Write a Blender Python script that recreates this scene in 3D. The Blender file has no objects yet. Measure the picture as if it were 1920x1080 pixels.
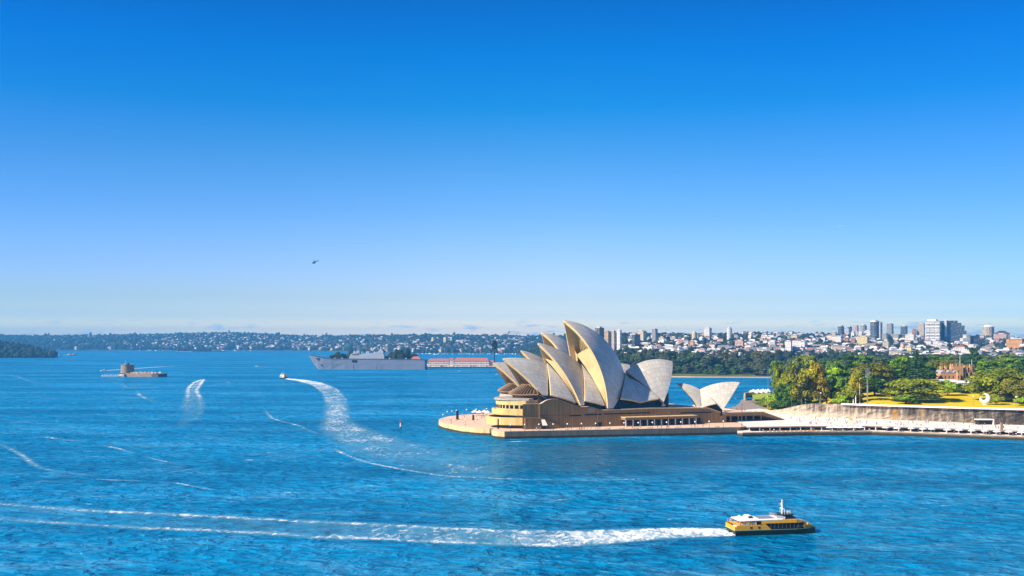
import bpy, bmesh, math, random
import numpy as np
from mathutils import Vector, Matrix
random.seed(7); RNG = np.random.default_rng(7)
S = bpy.context.scene
COL = S.collection
R = math.radians
# ------------------------------------------------------------------ camera
F, YH, H = 1840.0, 641.0, 58.0          # focal length in photo pixels, horizon row, eye height (m)
cam = bpy.data.cameras.new('camera'); co = bpy.data.objects.new('camera', cam); COL.objects.link(co)
co.location = (0, 0, H); co.rotation_euler = (R(90), 0, 0)
cam.sensor_width = 36; cam.lens = 36 * F / 1920; cam.shift_y = (YH - 540) / 1920
cam.clip_start = 1; cam.clip_end = 60000
S.camera = co
# ------------------------------------------------------------------ light, sky, exposure
SUN_EL, SUN_AZ = R(35), R(201)          # azimuth measured counter-clockwise from +X, towards the sun
tosun = Vector((math.cos(SUN_AZ) * math.cos(SUN_EL), math.sin(SUN_AZ) * math.cos(SUN_EL), math.sin(SUN_EL)))
sl = bpy.data.lights.new('sun', 'SUN'); sl.energy = 5.0; sl.angle = R(0.5); sl.color = (1.0, 0.86, 0.66)
so = bpy.data.objects.new('sun', sl); COL.objects.link(so)
so.rotation_euler = (-tosun).to_track_quat('-Z', 'Y').to_euler(); so.location = (-300, -100, 300)
S.view_settings.view_transform = 'Standard'; S.view_settings.look = 'None'
S.view_settings.exposure = 0.9; S.view_settings.gamma = 1.0
W = bpy.data.worlds.new('World'); S.world = W; W.use_nodes = True
def N(nt, t, **kw):
    n = nt.nodes.new(t)
    for k, v in kw.items():
        if k == 'op': n.operation = v
        elif hasattr(n, k): setattr(n, k, v)
        else: n.inputs[k].default_value = v
    return n
def L(nt, a, b): nt.links.new(a, b)
def ramp(nt, stops, src, interp='LINEAR'):
    r = nt.nodes.new('ShaderNodeValToRGB'); r.color_ramp.interpolation = interp
    e = r.color_ramp.elements
    while len(e) > 1: e.remove(e[-1])
    for i, (p, c) in enumerate(stops):
        x = e[0] if i == 0 else e.new(p)
        x.position = p; x.color = tuple(c) + (1,) if len(c) == 3 else c
    L(nt, src, r.inputs[0]); return r
def math_n(nt, op, a, b=None, c=None, clamp=False):
    m = nt.nodes.new('ShaderNodeMath'); m.operation = op; m.use_clamp = clamp
    for i, v in enumerate((a, b, c)):
        if v is None: continue
        if isinstance(v, (int, float)): m.inputs[i].default_value = v
        else: L(nt, v, m.inputs[i])
    return m.outputs[0]
def mixc(nt, fac, a, b, blend='MIX'):
    m = nt.nodes.new('ShaderNodeMix'); m.data_type = 'RGBA'; m.blend_type = blend
    for s, v in ((m.inputs[0], fac), (m.inputs[6], a), (m.inputs[7], b)):
        if isinstance(v, (int, float)): s.default_value = v
        elif isinstance(v, tuple): s.default_value = v if len(v) == 4 else v + (1,)
        else: L(nt, v, s)
    return m.outputs[2]
def sky():
    nt = W.node_tree; nt.nodes.clear()
    st = N(nt, 'ShaderNodeTexSky'); st.sky_type = 'NISHITA'; st.sun_disc = False
    st.sun_elevation = SUN_EL; st.sun_rotation = R(90) - SUN_AZ
    st.altitude = 0; st.air_density = 1.0; st.dust_density = 0.4; st.ozone_density = 3.0
    tc = N(nt, 'ShaderNodeTexCoord'); sp = N(nt, 'ShaderNodeSeparateXYZ'); L(nt, tc.outputs['Generated'], sp.inputs[0])
    z = sp.outputs[2]
    # colour of the clear sky by height above the horizon (multiplies the Nishita sky)
    rp = ramp(nt, SKY_RAMP, z)
    c = mixc(nt, 1.0, st.outputs[0], rp.outputs[0], 'MULTIPLY')
    # the sky deepens to either side of the seaward view
    ax = math_n(nt, 'MULTIPLY', math_n(nt, 'SUBTRACT', math_n(nt, 'ABSOLUTE', sp.outputs[0]), 0.06), 2.4, clamp=True)
    rt = math_n(nt, 'GREATER_THAN', sp.outputs[0], 0.0); dp = math_n(nt, 'MULTIPLY', ax, math_n(nt, 'MULTIPLY_ADD', rt, 0.04, 0.34))
    c = mixc(nt, dp, c, mixc(nt, 1.0, c, (0.12, 0.5, 0.8), 'MULTIPLY'))
    # small flat clouds low over the horizon
    mp = N(nt, 'ShaderNodeMapping'); mp.inputs['Scale'].default_value = (30, 30, 170); L(nt, tc.outputs['Generated'], mp.inputs[0])
    n1 = N(nt, 'ShaderNodeTexNoise', Scale=1.0, Detail=6.0, Roughness=0.62); L(nt, mp.outputs[0], n1.inputs['Vector'])
    mp2 = N(nt, 'ShaderNodeMapping'); mp2.inputs['Scale'].default_value = (1.5, 1.5, 1.0); L(nt, tc.outputs['Generated'], mp2.inputs[0])
    n2 = N(nt, 'ShaderNodeTexNoise', Scale=1.6, Detail=2.0); L(nt, mp2.outputs[0], n2.inputs['Vector'])
    band = ramp(nt, [(0.0, (0.6,)*3), (0.006, (1,)*3), (0.016, (0.9,)*3), (0.024, (0.25,)*3), (0.032, (0,)*3)], z)
    cover = math_n(nt, 'MULTIPLY_ADD', n2.outputs[0], 0.35, 0.0)
    m = math_n(nt, 'ADD', n1.outputs[0], cover)
    m = math_n(nt, 'SUBTRACT', m, 0.725)
    m = math_n(nt, 'MULTIPLY', m, 9.0, clamp=True)
    m = math_n(nt, 'MULTIPLY', m, band.outputs[0])
    m = math_n(nt, 'MULTIPLY', m, 0.85)
    lit = ramp(nt, [(0.5, (2.8, 3.15, 3.6)), (0.68, CLOUD)], n1.outputs[0])
    c = mixc(nt, m, c, lit.outputs[0])
    bg = N(nt, 'ShaderNodeBackground'); L(nt, c, bg.inputs[0]); bg.inputs[1].default_value = 0.1
    out = N(nt, 'ShaderNodeOutputWorld'); L(nt, bg.outputs[0], out.inputs[0])
SKY_RAMP = [(0.0, (3.119, 2.266, 1.041)), (0.0114, (3.119, 2.266, 1.041)), (0.025, (1.269, 1.168, 1.152)), (0.044, (0.893, 0.883, 1.0)), (0.0743, (0.695, 0.78, 1.156)), (0.1277, (0.413, 0.671, 1.031)), (0.1802, (0.217, 0.595, 0.941)), (0.2311, (0.03, 0.532, 0.937)), (0.2802, (0.0, 0.47, 0.96)), (0.3271, (0.0, 0.373, 0.86)), (0.5, (0.1, 0.4, 0.8)), (0.75, (0.3, 0.5, 0.8))]
CLOUD = (5.8, 6.2, 6.5)
sky()
HAZE = 8.5e-5
cy = S.cycles
cy.use_denoising = True; cy.max_bounces = 6; cy.diffuse_bounces = 2; cy.glossy_bounces = 3; cy.transparent_max_bounces = 12
cy.transmission_bounces = 3; cy.volume_bounces = 0; cy.caustics_reflective = False; cy.caustics_refractive = False
cy.sample_clamp_indirect = 6.0
# ------------------------------------------------------------------ helpers
def gp(px, py, z=0.0):
    Y = F * (H - z) / (py - YH); return Vector(((px - 960) / F * Y, Y, z))
def at(px, py, Y): return Vector(((px - 960) / F * Y, Y, H - (py - YH) / F * Y))
def zat(py, Y): return H - (py - YH) / F * Y
def tag(o, label=None, cat=None, group=None, kind=None):
    if label: o['label'] = label
    if cat: o['category'] = cat
    if group: o['group'] = group
    if kind: o['kind'] = kind
    return o
def thing(name, label, cat, loc=(0, 0, 0), rz=0, group=None):
    o = bpy.data.objects.new(name, None); COL.objects.link(o); o.empty_display_size = 1
    o.location = loc; o.rotation_euler = (0, 0, rz); return tag(o, label, cat, group)
def copy_tree(o, parent=None):
    c = o.copy(); COL.objects.link(c); c.parent = parent
    for ch in KIDS.get(o.name, []):
        d = copy_tree(ch, c); KIDS.setdefault(c.name, []).append(d)
    return c
KIDS = {}
def base_of(p):
    v = Vector((0, 0, 0))
    while p is not None: v += p.location; p = p.parent
    return v
class MB:
    def __init__(s): s.v = []; s.f = []; s.uv = []; s.mi = []; s.m = 0
    def face(s, pts, uv=None):
        b = len(s.v); s.v += [tuple(p) for p in pts]; s.f.append(tuple(range(b, b + len(pts))))
        s.uv.append(uv or [(0, 0)] * len(pts)); s.mi.append(s.m); return s
    def grid(s, rows, uvf=None, flip=False):
        b = len(s.v); n = len(rows[0])
        for r in rows: s.v += [tuple(p) for p in r]
        for i in range(len(rows) - 1):
            for j in range(n - 1):
                q = [(i, j), (i, j + 1), (i + 1, j + 1), (i + 1, j)]
                if flip: q = q[::-1]
                s.f.append(tuple(b + a * n + c for a, c in q)); s.mi.append(s.m)
                s.uv.append([uvf(a, c) for a, c in q] if uvf else [(0, 0)] * 4)
        return s
    def prism(s, poly, z0, z1, cap=True, bottom=False):
        n = len(poly); u = 0
        zt = (lambda i: z1[i % n]) if isinstance(z1, (list, tuple)) else (lambda i: z1)
        for i in range(n):
            a, c = poly[i], poly[(i + 1) % n]; l = math.hypot(c[0] - a[0], c[1] - a[1])
            s.face([(a[0], a[1], z0), (c[0], c[1], z0), (c[0], c[1], zt(i + 1)), (a[0], a[1], zt(i))],
                   [(u, z0), (u + l, z0), (u + l, zt(i + 1)), (u, zt(i))]); u += l
        if cap: s.face([(p[0], p[1], zt(i)) for i, p in enumerate(poly)], [(p[0], -9999 + p[1] * 0) for p in poly])
        if bottom: s.face([(p[0], p[1], z0) for p in poly][::-1], [(p[0], -9999) for p in poly])
        return s
    def box(s, c, sz, rz=0, tx=1, ty=1):
        """c = centre of the bottom, sz = full sizes; tx, ty taper the top"""
        cs, sn = math.cos(rz), math.sin(rz); x, y, z = sz[0] / 2, sz[1] / 2, sz[2]
        def P(a, b, h, kx=1, ky=1):
            a *= kx; b *= ky; return (c[0] + a * cs - b * sn, c[1] + a * sn + b * cs, c[2] + h)
        lo = [P(-x, -y, 0), P(x, -y, 0), P(x, y, 0), P(-x, y, 0)]; hi = [P(-x, -y, z, tx, ty), P(x, -y, z, tx, ty), P(x, y, z, tx, ty), P(-x, y, z, tx, ty)]
        u = 0
        for i in range(4):
            k = (i + 1) % 4; l = sz[0] if i % 2 == 0 else sz[1]
            s.face([lo[i], lo[k], hi[k], hi[i]], [(u, 0), (u + l, 0), (u + l, z), (u, z)]); u += l + 7.3
        s.face(hi, [(0, -9999)] * 4); s.face(lo[::-1], [(0, -9999)] * 4); return s
    def tube(s, p, q, r0, r1=None, n=8, cap=True):
        r1 = r0 if r1 is None else r1; p = Vector(p); q = Vector(q); d = (q - p).normalized()
        a = d.orthogonal().normalized(); b = d.cross(a)
        ra = [p + (a * math.cos(t) + b * math.sin(t)) * r0 for t in [2 * math.pi * i / n for i in range(n + 1)]]
        rb = [q + (a * math.cos(t) + b * math.sin(t)) * r1 for t in [2 * math.pi * i / n for i in range(n + 1)]]
        s.grid([ra, rb])
        if cap: s.face(ra[:-1][::-1]); s.face(rb[:-1])
        return s
    def lathe(s, c, prof, n=20, uvk=1.0):
        rows = [[(c[0] + r * math.cos(2 * math.pi * i / n), c[1] + r * math.sin(2 * math.pi * i / n), c[2] + z) for i in range(n + 1)] for r, z in prof]
        per = 2 * math.pi * max(r for r, z in prof)
        return s.grid(rows, lambda i, j: (per * j / n, prof[i][1]))
    def ball(s, c, r, n=8, sq=1.0):
        return s.lathe(c, [(max(r * math.sin(math.pi * i / n), 1e-4), -r * sq * math.cos(math.pi * i / n)) for i in range(n + 1)], n * 2)
    def loft(s, secs, close=True, caps=True):
        rows = [list(r) + [r[0]] if close else list(r) for r in secs]; s.grid(rows)
        if caps: s.face(list(secs[0])[::-1]); s.face(list(secs[-1]))
        return s
    def build(s, name, mat, parent=None, smooth=False, world=True):
        me = bpy.data.meshes.new(name); off = base_of(parent) if (parent is not None and world) else Vector((0, 0, 0))
        v = np.array(s.v, dtype=np.float64).reshape(-1, 3) - np.array(off)
        me.from_pydata(v.tolist(), [], s.f)
        ul = me.uv_layers.new(name='UVMap'); flat = [c for f in s.uv for p in f for c in p]
        ul.data.foreach_set('uv', flat)
        for m in (mat if isinstance(mat, (list, tuple)) else [mat]): me.materials.append(m)
        me.polygons.foreach_set('material_index', s.mi)
        if smooth:
            bm = bmesh.new(); bm.from_mesh(me); bmesh.ops.remove_doubles(bm, verts=bm.verts, dist=1e-4); bm.to_mesh(me); bm.free()
            me.polygons.foreach_set('use_smooth', [True] * len(me.polygons)); me.set_sharp_from_angle(angle=R(38))
        me.update()
        o = bpy.data.objects.new(name, me); COL.objects.link(o)
        if parent is not None: o.parent = parent; KIDS.setdefault(parent.name, []).append(o)
        return o
def nmesh(name, V, Fc, mat, tint=None, parent=None):
    """fast mesh from numpy arrays; Fc (n,k) faces of one size; tint = value per vertex"""
    me = bpy.data.meshes.new(name); V = np.asarray(V, np.float32); Fc = np.asarray(Fc, np.int32); k = Fc.shape[1]
    me.vertices.add(len(V)); me.vertices.foreach_set('co', V.ravel())
    me.loops.add(Fc.size); me.loops.foreach_set('vertex_index', Fc.ravel())
    me.polygons.add(len(Fc)); me.polygons.foreach_set('loop_start', np.arange(0, Fc.size, k, dtype=np.int32))
    if tint is not None:
        a = me.attributes.new('tint', 'FLOAT', 'POINT'); a.data.foreach_set('value', np.asarray(tint, np.float32))
    me.update(calc_edges=True); me.validate()
    for m in (mat if isinstance(mat, (list, tuple)) else [mat]): me.materials.append(m)
    o = bpy.data.objects.new(name, me); COL.objects.link(o)
    if parent is not None: o.parent = parent; KIDS.setdefault(parent.name, []).append(o)
    return o
# ------------------------------------------------------------------ materials
def bsdf(name):
    m = bpy.data.materials.new(name); m.use_nodes = True; nt = m.node_tree
    return m, nt, nt.nodes['Principled BSDF']
def M(name, col, rough=0.7, var=0.15, scale=0.5, spec=0.3, metal=0.0, bump=0.0, objcol=False, det=4.0, stretch=None):
    m, nt, b = bsdf(name)
    tc = N(nt, 'ShaderNodeTexCoord'); src = tc.outputs['Object']
    if stretch: mp = N(nt, 'ShaderNodeMapping'); mp.inputs['Scale'].default_value = stretch; L(nt, src, mp.inputs[0]); src = mp.outputs[0]
    nz = N(nt, 'ShaderNodeTexNoise', Scale=scale, Detail=det, Roughness=0.6); L(nt, src, nz.inputs['Vector'])
    r = ramp(nt, [(0.25, (1 - var,) * 3), (0.75, (1 + var,) * 3)], nz.outputs[0])
    base = tuple(col) + (1,)
    if objcol: oi = N(nt, 'ShaderNodeObjectInfo'); base = oi.outputs['Color']
    c = mixc(nt, 1.0, base, r.outputs[0], 'MULTIPLY'); L(nt, c, b.inputs['Base Color'])
    b.inputs['Roughness'].default_value = rough; b.inputs['Specular IOR Level'].default_value = spec; b.inputs['Metallic'].default_value = metal
    if bump:
        bp = N(nt, 'ShaderNodeBump', Strength=bump, Distance=0.3); L(nt, nz.outputs[0], bp.inputs['Height']); L(nt, bp.outputs[0], b.inputs['Normal'])
    return m
def uvline(nt, u, period, width):
    """1 on a joint of the given width, else 0"""
    f = math_n(nt, 'DIVIDE', u, period); f = math_n(nt, 'FRACT', f); return math_n(nt, 'LESS_THAN', f, width / period)
def M_panel(name, col, joint=1.3, jw=0.16, dark=0.55, hjoint=None, var=0.18, rough=0.75, tide=False):
    m, nt, b = bsdf(name)
    uv = N(nt, 'ShaderNodeUVMap'); sp = N(nt, 'ShaderNodeSeparateXYZ'); L(nt, uv.outputs[0], sp.inputs[0])
    ln = uvline(nt, sp.outputs[0], joint, jw)
    if hjoint: ln = math_n(nt, 'MAXIMUM', ln, uvline(nt, sp.outputs[1], hjoint, jw))
    top = math_n(nt, 'GREATER_THAN', sp.outputs[1], -5000); ln = math_n(nt, 'MULTIPLY', ln, top)
    tc = N(nt, 'ShaderNodeTexCoord'); mp = N(nt, 'ShaderNodeMapping'); mp.inputs['Scale'].default_value = (1, 1, 0.35); L(nt, tc.outputs['Object'], mp.inputs[0])
    nz = N(nt, 'ShaderNodeTexNoise', Scale=0.4, Detail=6.0, Roughness=0.65); L(nt, mp.outputs[0], nz.inputs['Vector'])
    # each panel its own tone
    pf = math_n(nt, 'FLOOR', math_n(nt, 'DIVIDE', sp.outputs[0], joint)); wn = N(nt, 'ShaderNodeTexWhiteNoise'); wn.noise_dimensions = '1D'; L(nt, pf, wn.inputs['W'])
    pv = math_n(nt, 'MULTIPLY_ADD', wn.outputs[0], 0.22, 0.89)
    r = ramp(nt, [(0.25, (1 - var,) * 3), (0.75, (1 + var,) * 3)], nz.outputs[0])
    c = mixc(nt, 1.0, tuple(col) + (1,), r.outputs[0], 'MULTIPLY')
    cc = N(nt, 'ShaderNodeCombineColor'); 
    for i in range(3): L(nt, pv, cc.inputs[i])
    c = mixc(nt, 1.0, c, cc.outputs[0], 'MULTIPLY')
    c = mixc(nt, ln, c, tuple(x * dark for x in col))
    if tide:   # weed and wet stone in the tidal band
        ge = N(nt, 'ShaderNodeNewGeometry'); sg = N(nt, 'ShaderNodeSeparateXYZ'); L(nt, ge.outputs['Position'], sg.inputs[0])
        zz = math_n(nt, 'ADD', sg.outputs[2], math_n(nt, 'MULTIPLY', nz.outputs[0], 0.7))
        tr = ramp(nt, [(0.0, (1, 1, 1)), (0.60, (1, 1, 1)), (0.72, (0, 0, 0))], math_n(nt, 'DIVIDE', zz, 2.6))
        c = mixc(nt, tr.outputs[0], c, (0.05, 0.038, 0.02))
    L(nt, c, b.inputs['Base Color']); b.inputs['Roughness'].default_value = rough; b.inputs['Specular IOR Level'].default_value = 0.25
    return m
def M_tile(name, col):
    """glazed shell tiles: lids fanning from the foot, chevron rows across"""
    m, nt, b = bsdf(name)
    uv = N(nt, 'ShaderNodeUVMap'); sp = N(nt, 'ShaderNodeSeparateXYZ'); L(nt, uv.outputs[0], sp.inputs[0])
    rib = uvline(nt, sp.outputs[0], 1.0, 0.10)
    f = math_n(nt, 'FRACT', sp.outputs[0]); f = math_n(nt, 'ABSOLUTE', math_n(nt, 'SUBTRACT', f, 0.5))
    row = uvline(nt, math_n(nt, 'MULTIPLY_ADD', f, 1.5, sp.outputs[1]), 4.6, 0.42)
    tc = N(nt, 'ShaderNodeTexCoord'); nz = N(nt, 'ShaderNodeTexNoise', Scale=0.09, Detail=7.0, Roughness=0.65); L(nt, tc.outputs['Object'], nz.inputs['Vector'])
    pid = N(nt, 'ShaderNodeCombineXYZ'); L(nt, math_n(nt, 'FLOOR', sp.outputs[0]), pid.inputs[0]); L(nt, math_n(nt, 'FLOOR', math_n(nt, 'DIVIDE', sp.outputs[1], 4.6)), pid.inputs[1])
    wn = N(nt, 'ShaderNodeTexWhiteNoise'); wn.noise_dimensions = '2D'; L(nt, pid.outputs[0], wn.inputs['Vector'])
    r = ramp(nt, [(0.25, (0.82, .8, .77)), (0.75, (1.1, 1.1, 1.1))], nz.outputs[0])
    c = mixc(nt, 1.0, tuple(col) + (1,), r.outputs[0], 'MULTIPLY')
    r2 = ramp(nt, [(0, (0.88, 0.87, 0.85)), (1, (1.06, 1.06, 1.07))], wn.outputs[0]); c = mixc(nt, 1.0, c, r2.outputs[0], 'MULTIPLY')
    c = mixc(nt, math_n(nt, 'MULTIPLY', math_n(nt, 'MAXIMUM', rib, row), 0.6), c, (0.30, 0.26, 0.20))
    L(nt, c, b.inputs['Base Color']); b.inputs['Specular IOR Level'].default_value = 0.45
    rr = math_n(nt, 'MULTIPLY_ADD', wn.outputs[0], 0.2, 0.34); L(nt, rr, b.inputs['Roughness'])
    return m
def M_facade(name, col, glass=(0.02, 0.03, 0.045), pw=3.2, ph=3.1, ww=0.55, wh=0.5, var=0.12, slab=False, grough=0.15):
    """wall with window openings laid out in metres (u along the wall, v up)"""
    m, nt, b = bsdf(name)
    uv = N(nt, 'ShaderNodeUVMap'); sp = N(nt, 'ShaderNodeSeparateXYZ'); L(nt, uv.outputs[0], sp.inputs[0])
    fu = math_n(nt, 'FRACT', math_n(nt, 'DIVIDE', sp.outputs[0], pw)); fv = math_n(nt, 'FRACT', math_n(nt, 'DIVIDE', sp.outputs[1], ph))
    w = math_n(nt, 'LESS_THAN', fv, wh)
    if not slab: w = math_n(nt, 'MULTIPLY', w, math_n(nt, 'LESS_THAN', fu, ww))
    w = math_n(nt, 'MULTIPLY', w, math_n(nt, 'GREATER_THAN', sp.outputs[1], 0.0))
    pid = N(nt, 'ShaderNodeCombineXYZ'); L(nt, math_n(nt, 'FLOOR', math_n(nt, 'DIVIDE', sp.outputs[0], pw)), pid.inputs[0]); L(nt, math_n(nt, 'FLOOR', math_n(nt, 'DIVIDE', sp.outputs[1], ph)), pid.inputs[1])
    wn = N(nt, 'ShaderNodeTexWhiteNoise'); wn.noise_dimensions = '2D'; L(nt, pid.outputs[0], wn.inputs['Vector'])
    gr = ramp(nt, [(0, glass), (0.75, tuple(x * 1.6 for x in glass)), (0.8, (0.22, 0.2, 0.17)), (1, (0.3, 0.28, 0.24))], wn.outputs[0])
    tc = N(nt, 'ShaderNodeTexCoord'); nz = N(nt, 'ShaderNodeTexNoise', Scale=0.12, Detail=4.0); L(nt, tc.outputs['Object'], nz.inputs['Vector'])
    r = ramp(nt, [(0.25, (1 - var,) * 3), (0.75, (1 + var,) * 3)], nz.outputs[0]); c = mixc(nt, 1.0, tuple(col) + (1,), r.outputs[0], 'MULTIPLY')
    c = mixc(nt, w, c, gr.outputs[0]); L(nt, c, b.inputs['Base Color'])
    L(nt, math_n(nt, 'MULTIPLY_ADD', w, grough - 0.8, 0.8), b.inputs['Roughness']); b.inputs['Specular IOR Level'].default_value = 0.4
    return m
def M_leaf(name):
    """foliage: colour from the object, light and dark clumps from the mesh"""
    m, nt, b = bsdf(name)
    oi = N(nt, 'ShaderNodeObjectInfo'); at_ = N(nt, 'ShaderNodeAttribute'); at_.attribute_name = 'tint'
    c = mixc(nt, 1.0, oi.outputs['Color'], ramp(nt, [(0, (0.35, 0.42, 0.4)), (0.45, (1, 1, 1)), (1, (2.3, 2.0, 1.2))], at_.outputs['Fac']).outputs[0], 'MULTIPLY')
    L(nt, c, b.inputs['Base Color']); b.inputs['Roughness'].default_value = 0.75; b.inputs['Specular IOR Level'].default_value = 0.15
    tr = N(nt, 'ShaderNodeBsdfTranslucent'); L(nt, c, tr.inputs[0]); mx = N(nt, 'ShaderNodeMixShader', Fac=0.22)
    L(nt, b.outputs[0], mx.inputs[1]); L(nt, tr.outputs[0], mx.inputs[2]); L(nt, mx.outputs[0], nt.nodes['Material Output'].inputs[0])
    return m
def M_glass(name, col=(0.015, 0.018, 0.02), rough=0.08):
    m = M(name, col, rough=rough, var=0.3, scale=0.25, spec=0.3); return m
m_tile = M_tile('shell_tile', (0.58, 0.55, 0.49)); m_conc = M('shell_concrete', (0.64, 0.47, 0.23), var=0.12, scale=0.25)
m_granite = M_panel('granite_panels', (0.285, 0.175, 0.07)); m_granite_sunlit = M_panel('granite_sunlit', (0.62, 0.45, 0.18), joint=2.4, jw=0.1, dark=0.8)  # same granite; the sunlit front gets a lighter, yellower base colour
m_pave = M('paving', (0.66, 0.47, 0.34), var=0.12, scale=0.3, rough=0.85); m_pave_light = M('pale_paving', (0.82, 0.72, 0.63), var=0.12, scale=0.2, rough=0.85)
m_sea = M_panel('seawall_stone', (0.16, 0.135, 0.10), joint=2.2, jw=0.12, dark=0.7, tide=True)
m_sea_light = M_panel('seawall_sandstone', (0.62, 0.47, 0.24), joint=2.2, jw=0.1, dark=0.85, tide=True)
m_dglass = M_glass('dark_glass'); m_gglass = M_glass('green_glass', (0.02, 0.06, 0.02)); m_bronze = M('bronze', (0.34, 0.235, 0.14), rough=0.45, metal=0.3, var=0.25, scale=1.0)
m_aglass = M_glass('amber_glass', (0.035, 0.018, 0.008), 0.12)
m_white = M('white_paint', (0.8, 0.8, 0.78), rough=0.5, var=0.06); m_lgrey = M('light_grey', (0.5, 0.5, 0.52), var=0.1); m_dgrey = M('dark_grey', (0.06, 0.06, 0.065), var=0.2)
m_black = M('black', (0.012, 0.012, 0.013), rough=0.5, var=0.2); m_steel = M('steel', (0.35, 0.35, 0.36), rough=0.4, metal=0.6, var=0.1)
m_red = M('red', (0.5, 0.03, 0.02), var=0.1); m_leaf = M_leaf('foliage'); m_bark = M('bark', (0.11, 0.085, 0.06), var=0.3, scale=1.0); m_palebark = M('pale_bark', (0.5, 0.42, 0.33), var=0.2, scale=1.0)
m_obj = M('painted', (1, 1, 1), objcol=True, var=0.08)
# ------------------------------------------------------------------ water
def M_water():
    m, nt, b = bsdf('harbour_water')
    tc = N(nt, 'ShaderNodeTexCoord')
    def nz(scale, sx, sy, rot, det=4.0, rough=0.6, dist=0.0):
        mp = N(nt, 'ShaderNodeMapping'); mp.inputs['Scale'].default_value = (sx, sy, 1); mp.inputs['Rotation'].default_value = (0, 0, R(rot)); L(nt, tc.outputs['Object'], mp.inputs[0])
        n = N(nt, 'ShaderNodeTexNoise', Scale=scale, Detail=det, Roughness=rough, Distortion=dist); L(nt, mp.outputs[0], n.inputs['Vector']); return n.outputs[0]
    big = nz(0.045, 0.85, 1.3, 14, 3.0); mid = nz(0.19, 0.75, 1.15, -9, 3.5, 0.55, 0.5); sml = nz(0.62, 0.7, 1.1, 20, 4.0, 0.65, 0.4)
    gust = nz(0.0065, 0.5, 1.6, 8, 5.0, 0.6)
    h = math_n(nt, 'MULTIPLY', big, 5.0); h = math_n(nt, 'MULTIPLY_ADD', mid, 4.2, h); h = math_n(nt, 'MULTIPLY_ADD', sml, 0.4, h)
    bp = N(nt, 'ShaderNodeBump', Distance=1.0); L(nt, h, bp.inputs['Height']); L(nt, bp.outputs[0], b.inputs['Normal'])
    # sheltered, calmer water in the lee of the quay
    dv = N(nt, 'ShaderNodeMapping'); dv.inputs['Location'].default_value = (-0.55, -4.55, 0); dv.inputs['Scale'].default_value = (1 / 105, 1 / 110, 0); L(nt, tc.outputs['Object'], dv.inputs[0])
    ln = N(nt, 'ShaderNodeVectorMath'); ln.operation = 'LENGTH'; L(nt, dv.outputs[0], ln.inputs[0])
    lee = ramp(nt, [(0.35, (1, 1, 1)), (1.0, (0, 0, 0))], math_n(nt, 'MULTIPLY_ADD', gust, 0.4, math_n(nt, 'SUBTRACT', ln.outputs['Value'], 0.2)), 'EASE').outputs[0]
    calm = math_n(nt, 'MULTIPLY_ADD', lee, -0.6, 1.0)
    L(nt, math_n(nt, 'MULTIPLY', math_n(nt, 'MULTIPLY_ADD', gust, 0.9, 0.45), calm), bp.inputs['Strength'])
    g = ramp(nt, [(0.28, WATER_A), (0.72, WATER_B)], math_n(nt, 'MULTIPLY_ADD', mid, 0.62, math_n(nt, 'MULTIPLY_ADD', gust, 0.85, -0.23)))  # wave light and dark put into the colour: pale crests, deep troughs
    # scattered whitecaps, and pale blue sky glints coloured in as streaks
    glint_lace = nz(0.055, 0.45, 1.0, 10, 8.0, 0.74, 0.8); lm = math_n(nt, 'MULTIPLY', math_n(nt, 'SUBTRACT', math_n(nt, 'MULTIPLY_ADD', gust, 0.35, glint_lace), 0.66), 4.0, clamp=True)
    cap = nz(0.42, 0.35, 1.0, 12, 5.0, 0.7); wide = nz(0.012, 0.7, 1.3, -20, 3.0)
    cm = math_n(nt, 'MULTIPLY', math_n(nt, 'SUBTRACT', math_n(nt, 'MULTIPLY_ADD', wide, 0.30, cap), 0.80), 9.0, clamp=True)
    c = mixc(nt, math_n(nt, 'MULTIPLY', cm, 0.75), mixc(nt, math_n(nt, 'MULTIPLY', lm, 0.7), g.outputs[0], (0.10, 0.34, 0.55)), (0.6, 0.72, 0.8)); c = mixc(nt, math_n(nt, 'MULTIPLY', lee, 0.55), c, (0.0, 0.06, 0.11)); L(nt, c, b.inputs['Base Color'])  # lee colour darkened so the hall's reflection stands out
    L(nt, math_n(nt, 'MULTIPLY_ADD', cm, 0.6, 0.11), b.inputs['Roughness'])
    # blue-green water body under a tinted Fresnel reflection
    gl = N(nt, 'ShaderNodeBsdfGlossy'); L(nt, mixc(nt, lee, (0.27, 0.82, 1.0), (0.75, 0.9, 1.0)), gl.inputs['Color']); L(nt, math_n(nt, 'MULTIPLY_ADD', cm, 0.6, 0.11), gl.inputs['Roughness']); L(nt, bp.outputs[0], gl.inputs['Normal'])
    b.inputs['Roughness'].default_value = 0.9; b.inputs['Specular IOR Level'].default_value = 0.0
    for l in list(b.inputs['Roughness'].links): nt.links.remove(l)
    fr = N(nt, 'ShaderNodeFresnel', IOR=1.30); L(nt, bp.outputs[0], fr.inputs['Normal']); mx = N(nt, 'ShaderNodeMixShader'); L(nt, math_n(nt, 'MULTIPLY', fr.outputs[0], 0.75, clamp=True), mx.inputs[0]); L(nt, b.outputs[0], mx.inputs[1]); L(nt, gl.outputs[0], mx.inputs[2]); L(nt, mx.outputs[0], nt.nodes['Material Output'].inputs[0])
    return m
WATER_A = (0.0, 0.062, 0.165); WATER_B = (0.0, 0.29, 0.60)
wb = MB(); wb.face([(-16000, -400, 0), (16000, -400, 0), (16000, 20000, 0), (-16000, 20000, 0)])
tag(wb.build('water', M_water()), kind='structure')
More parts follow.
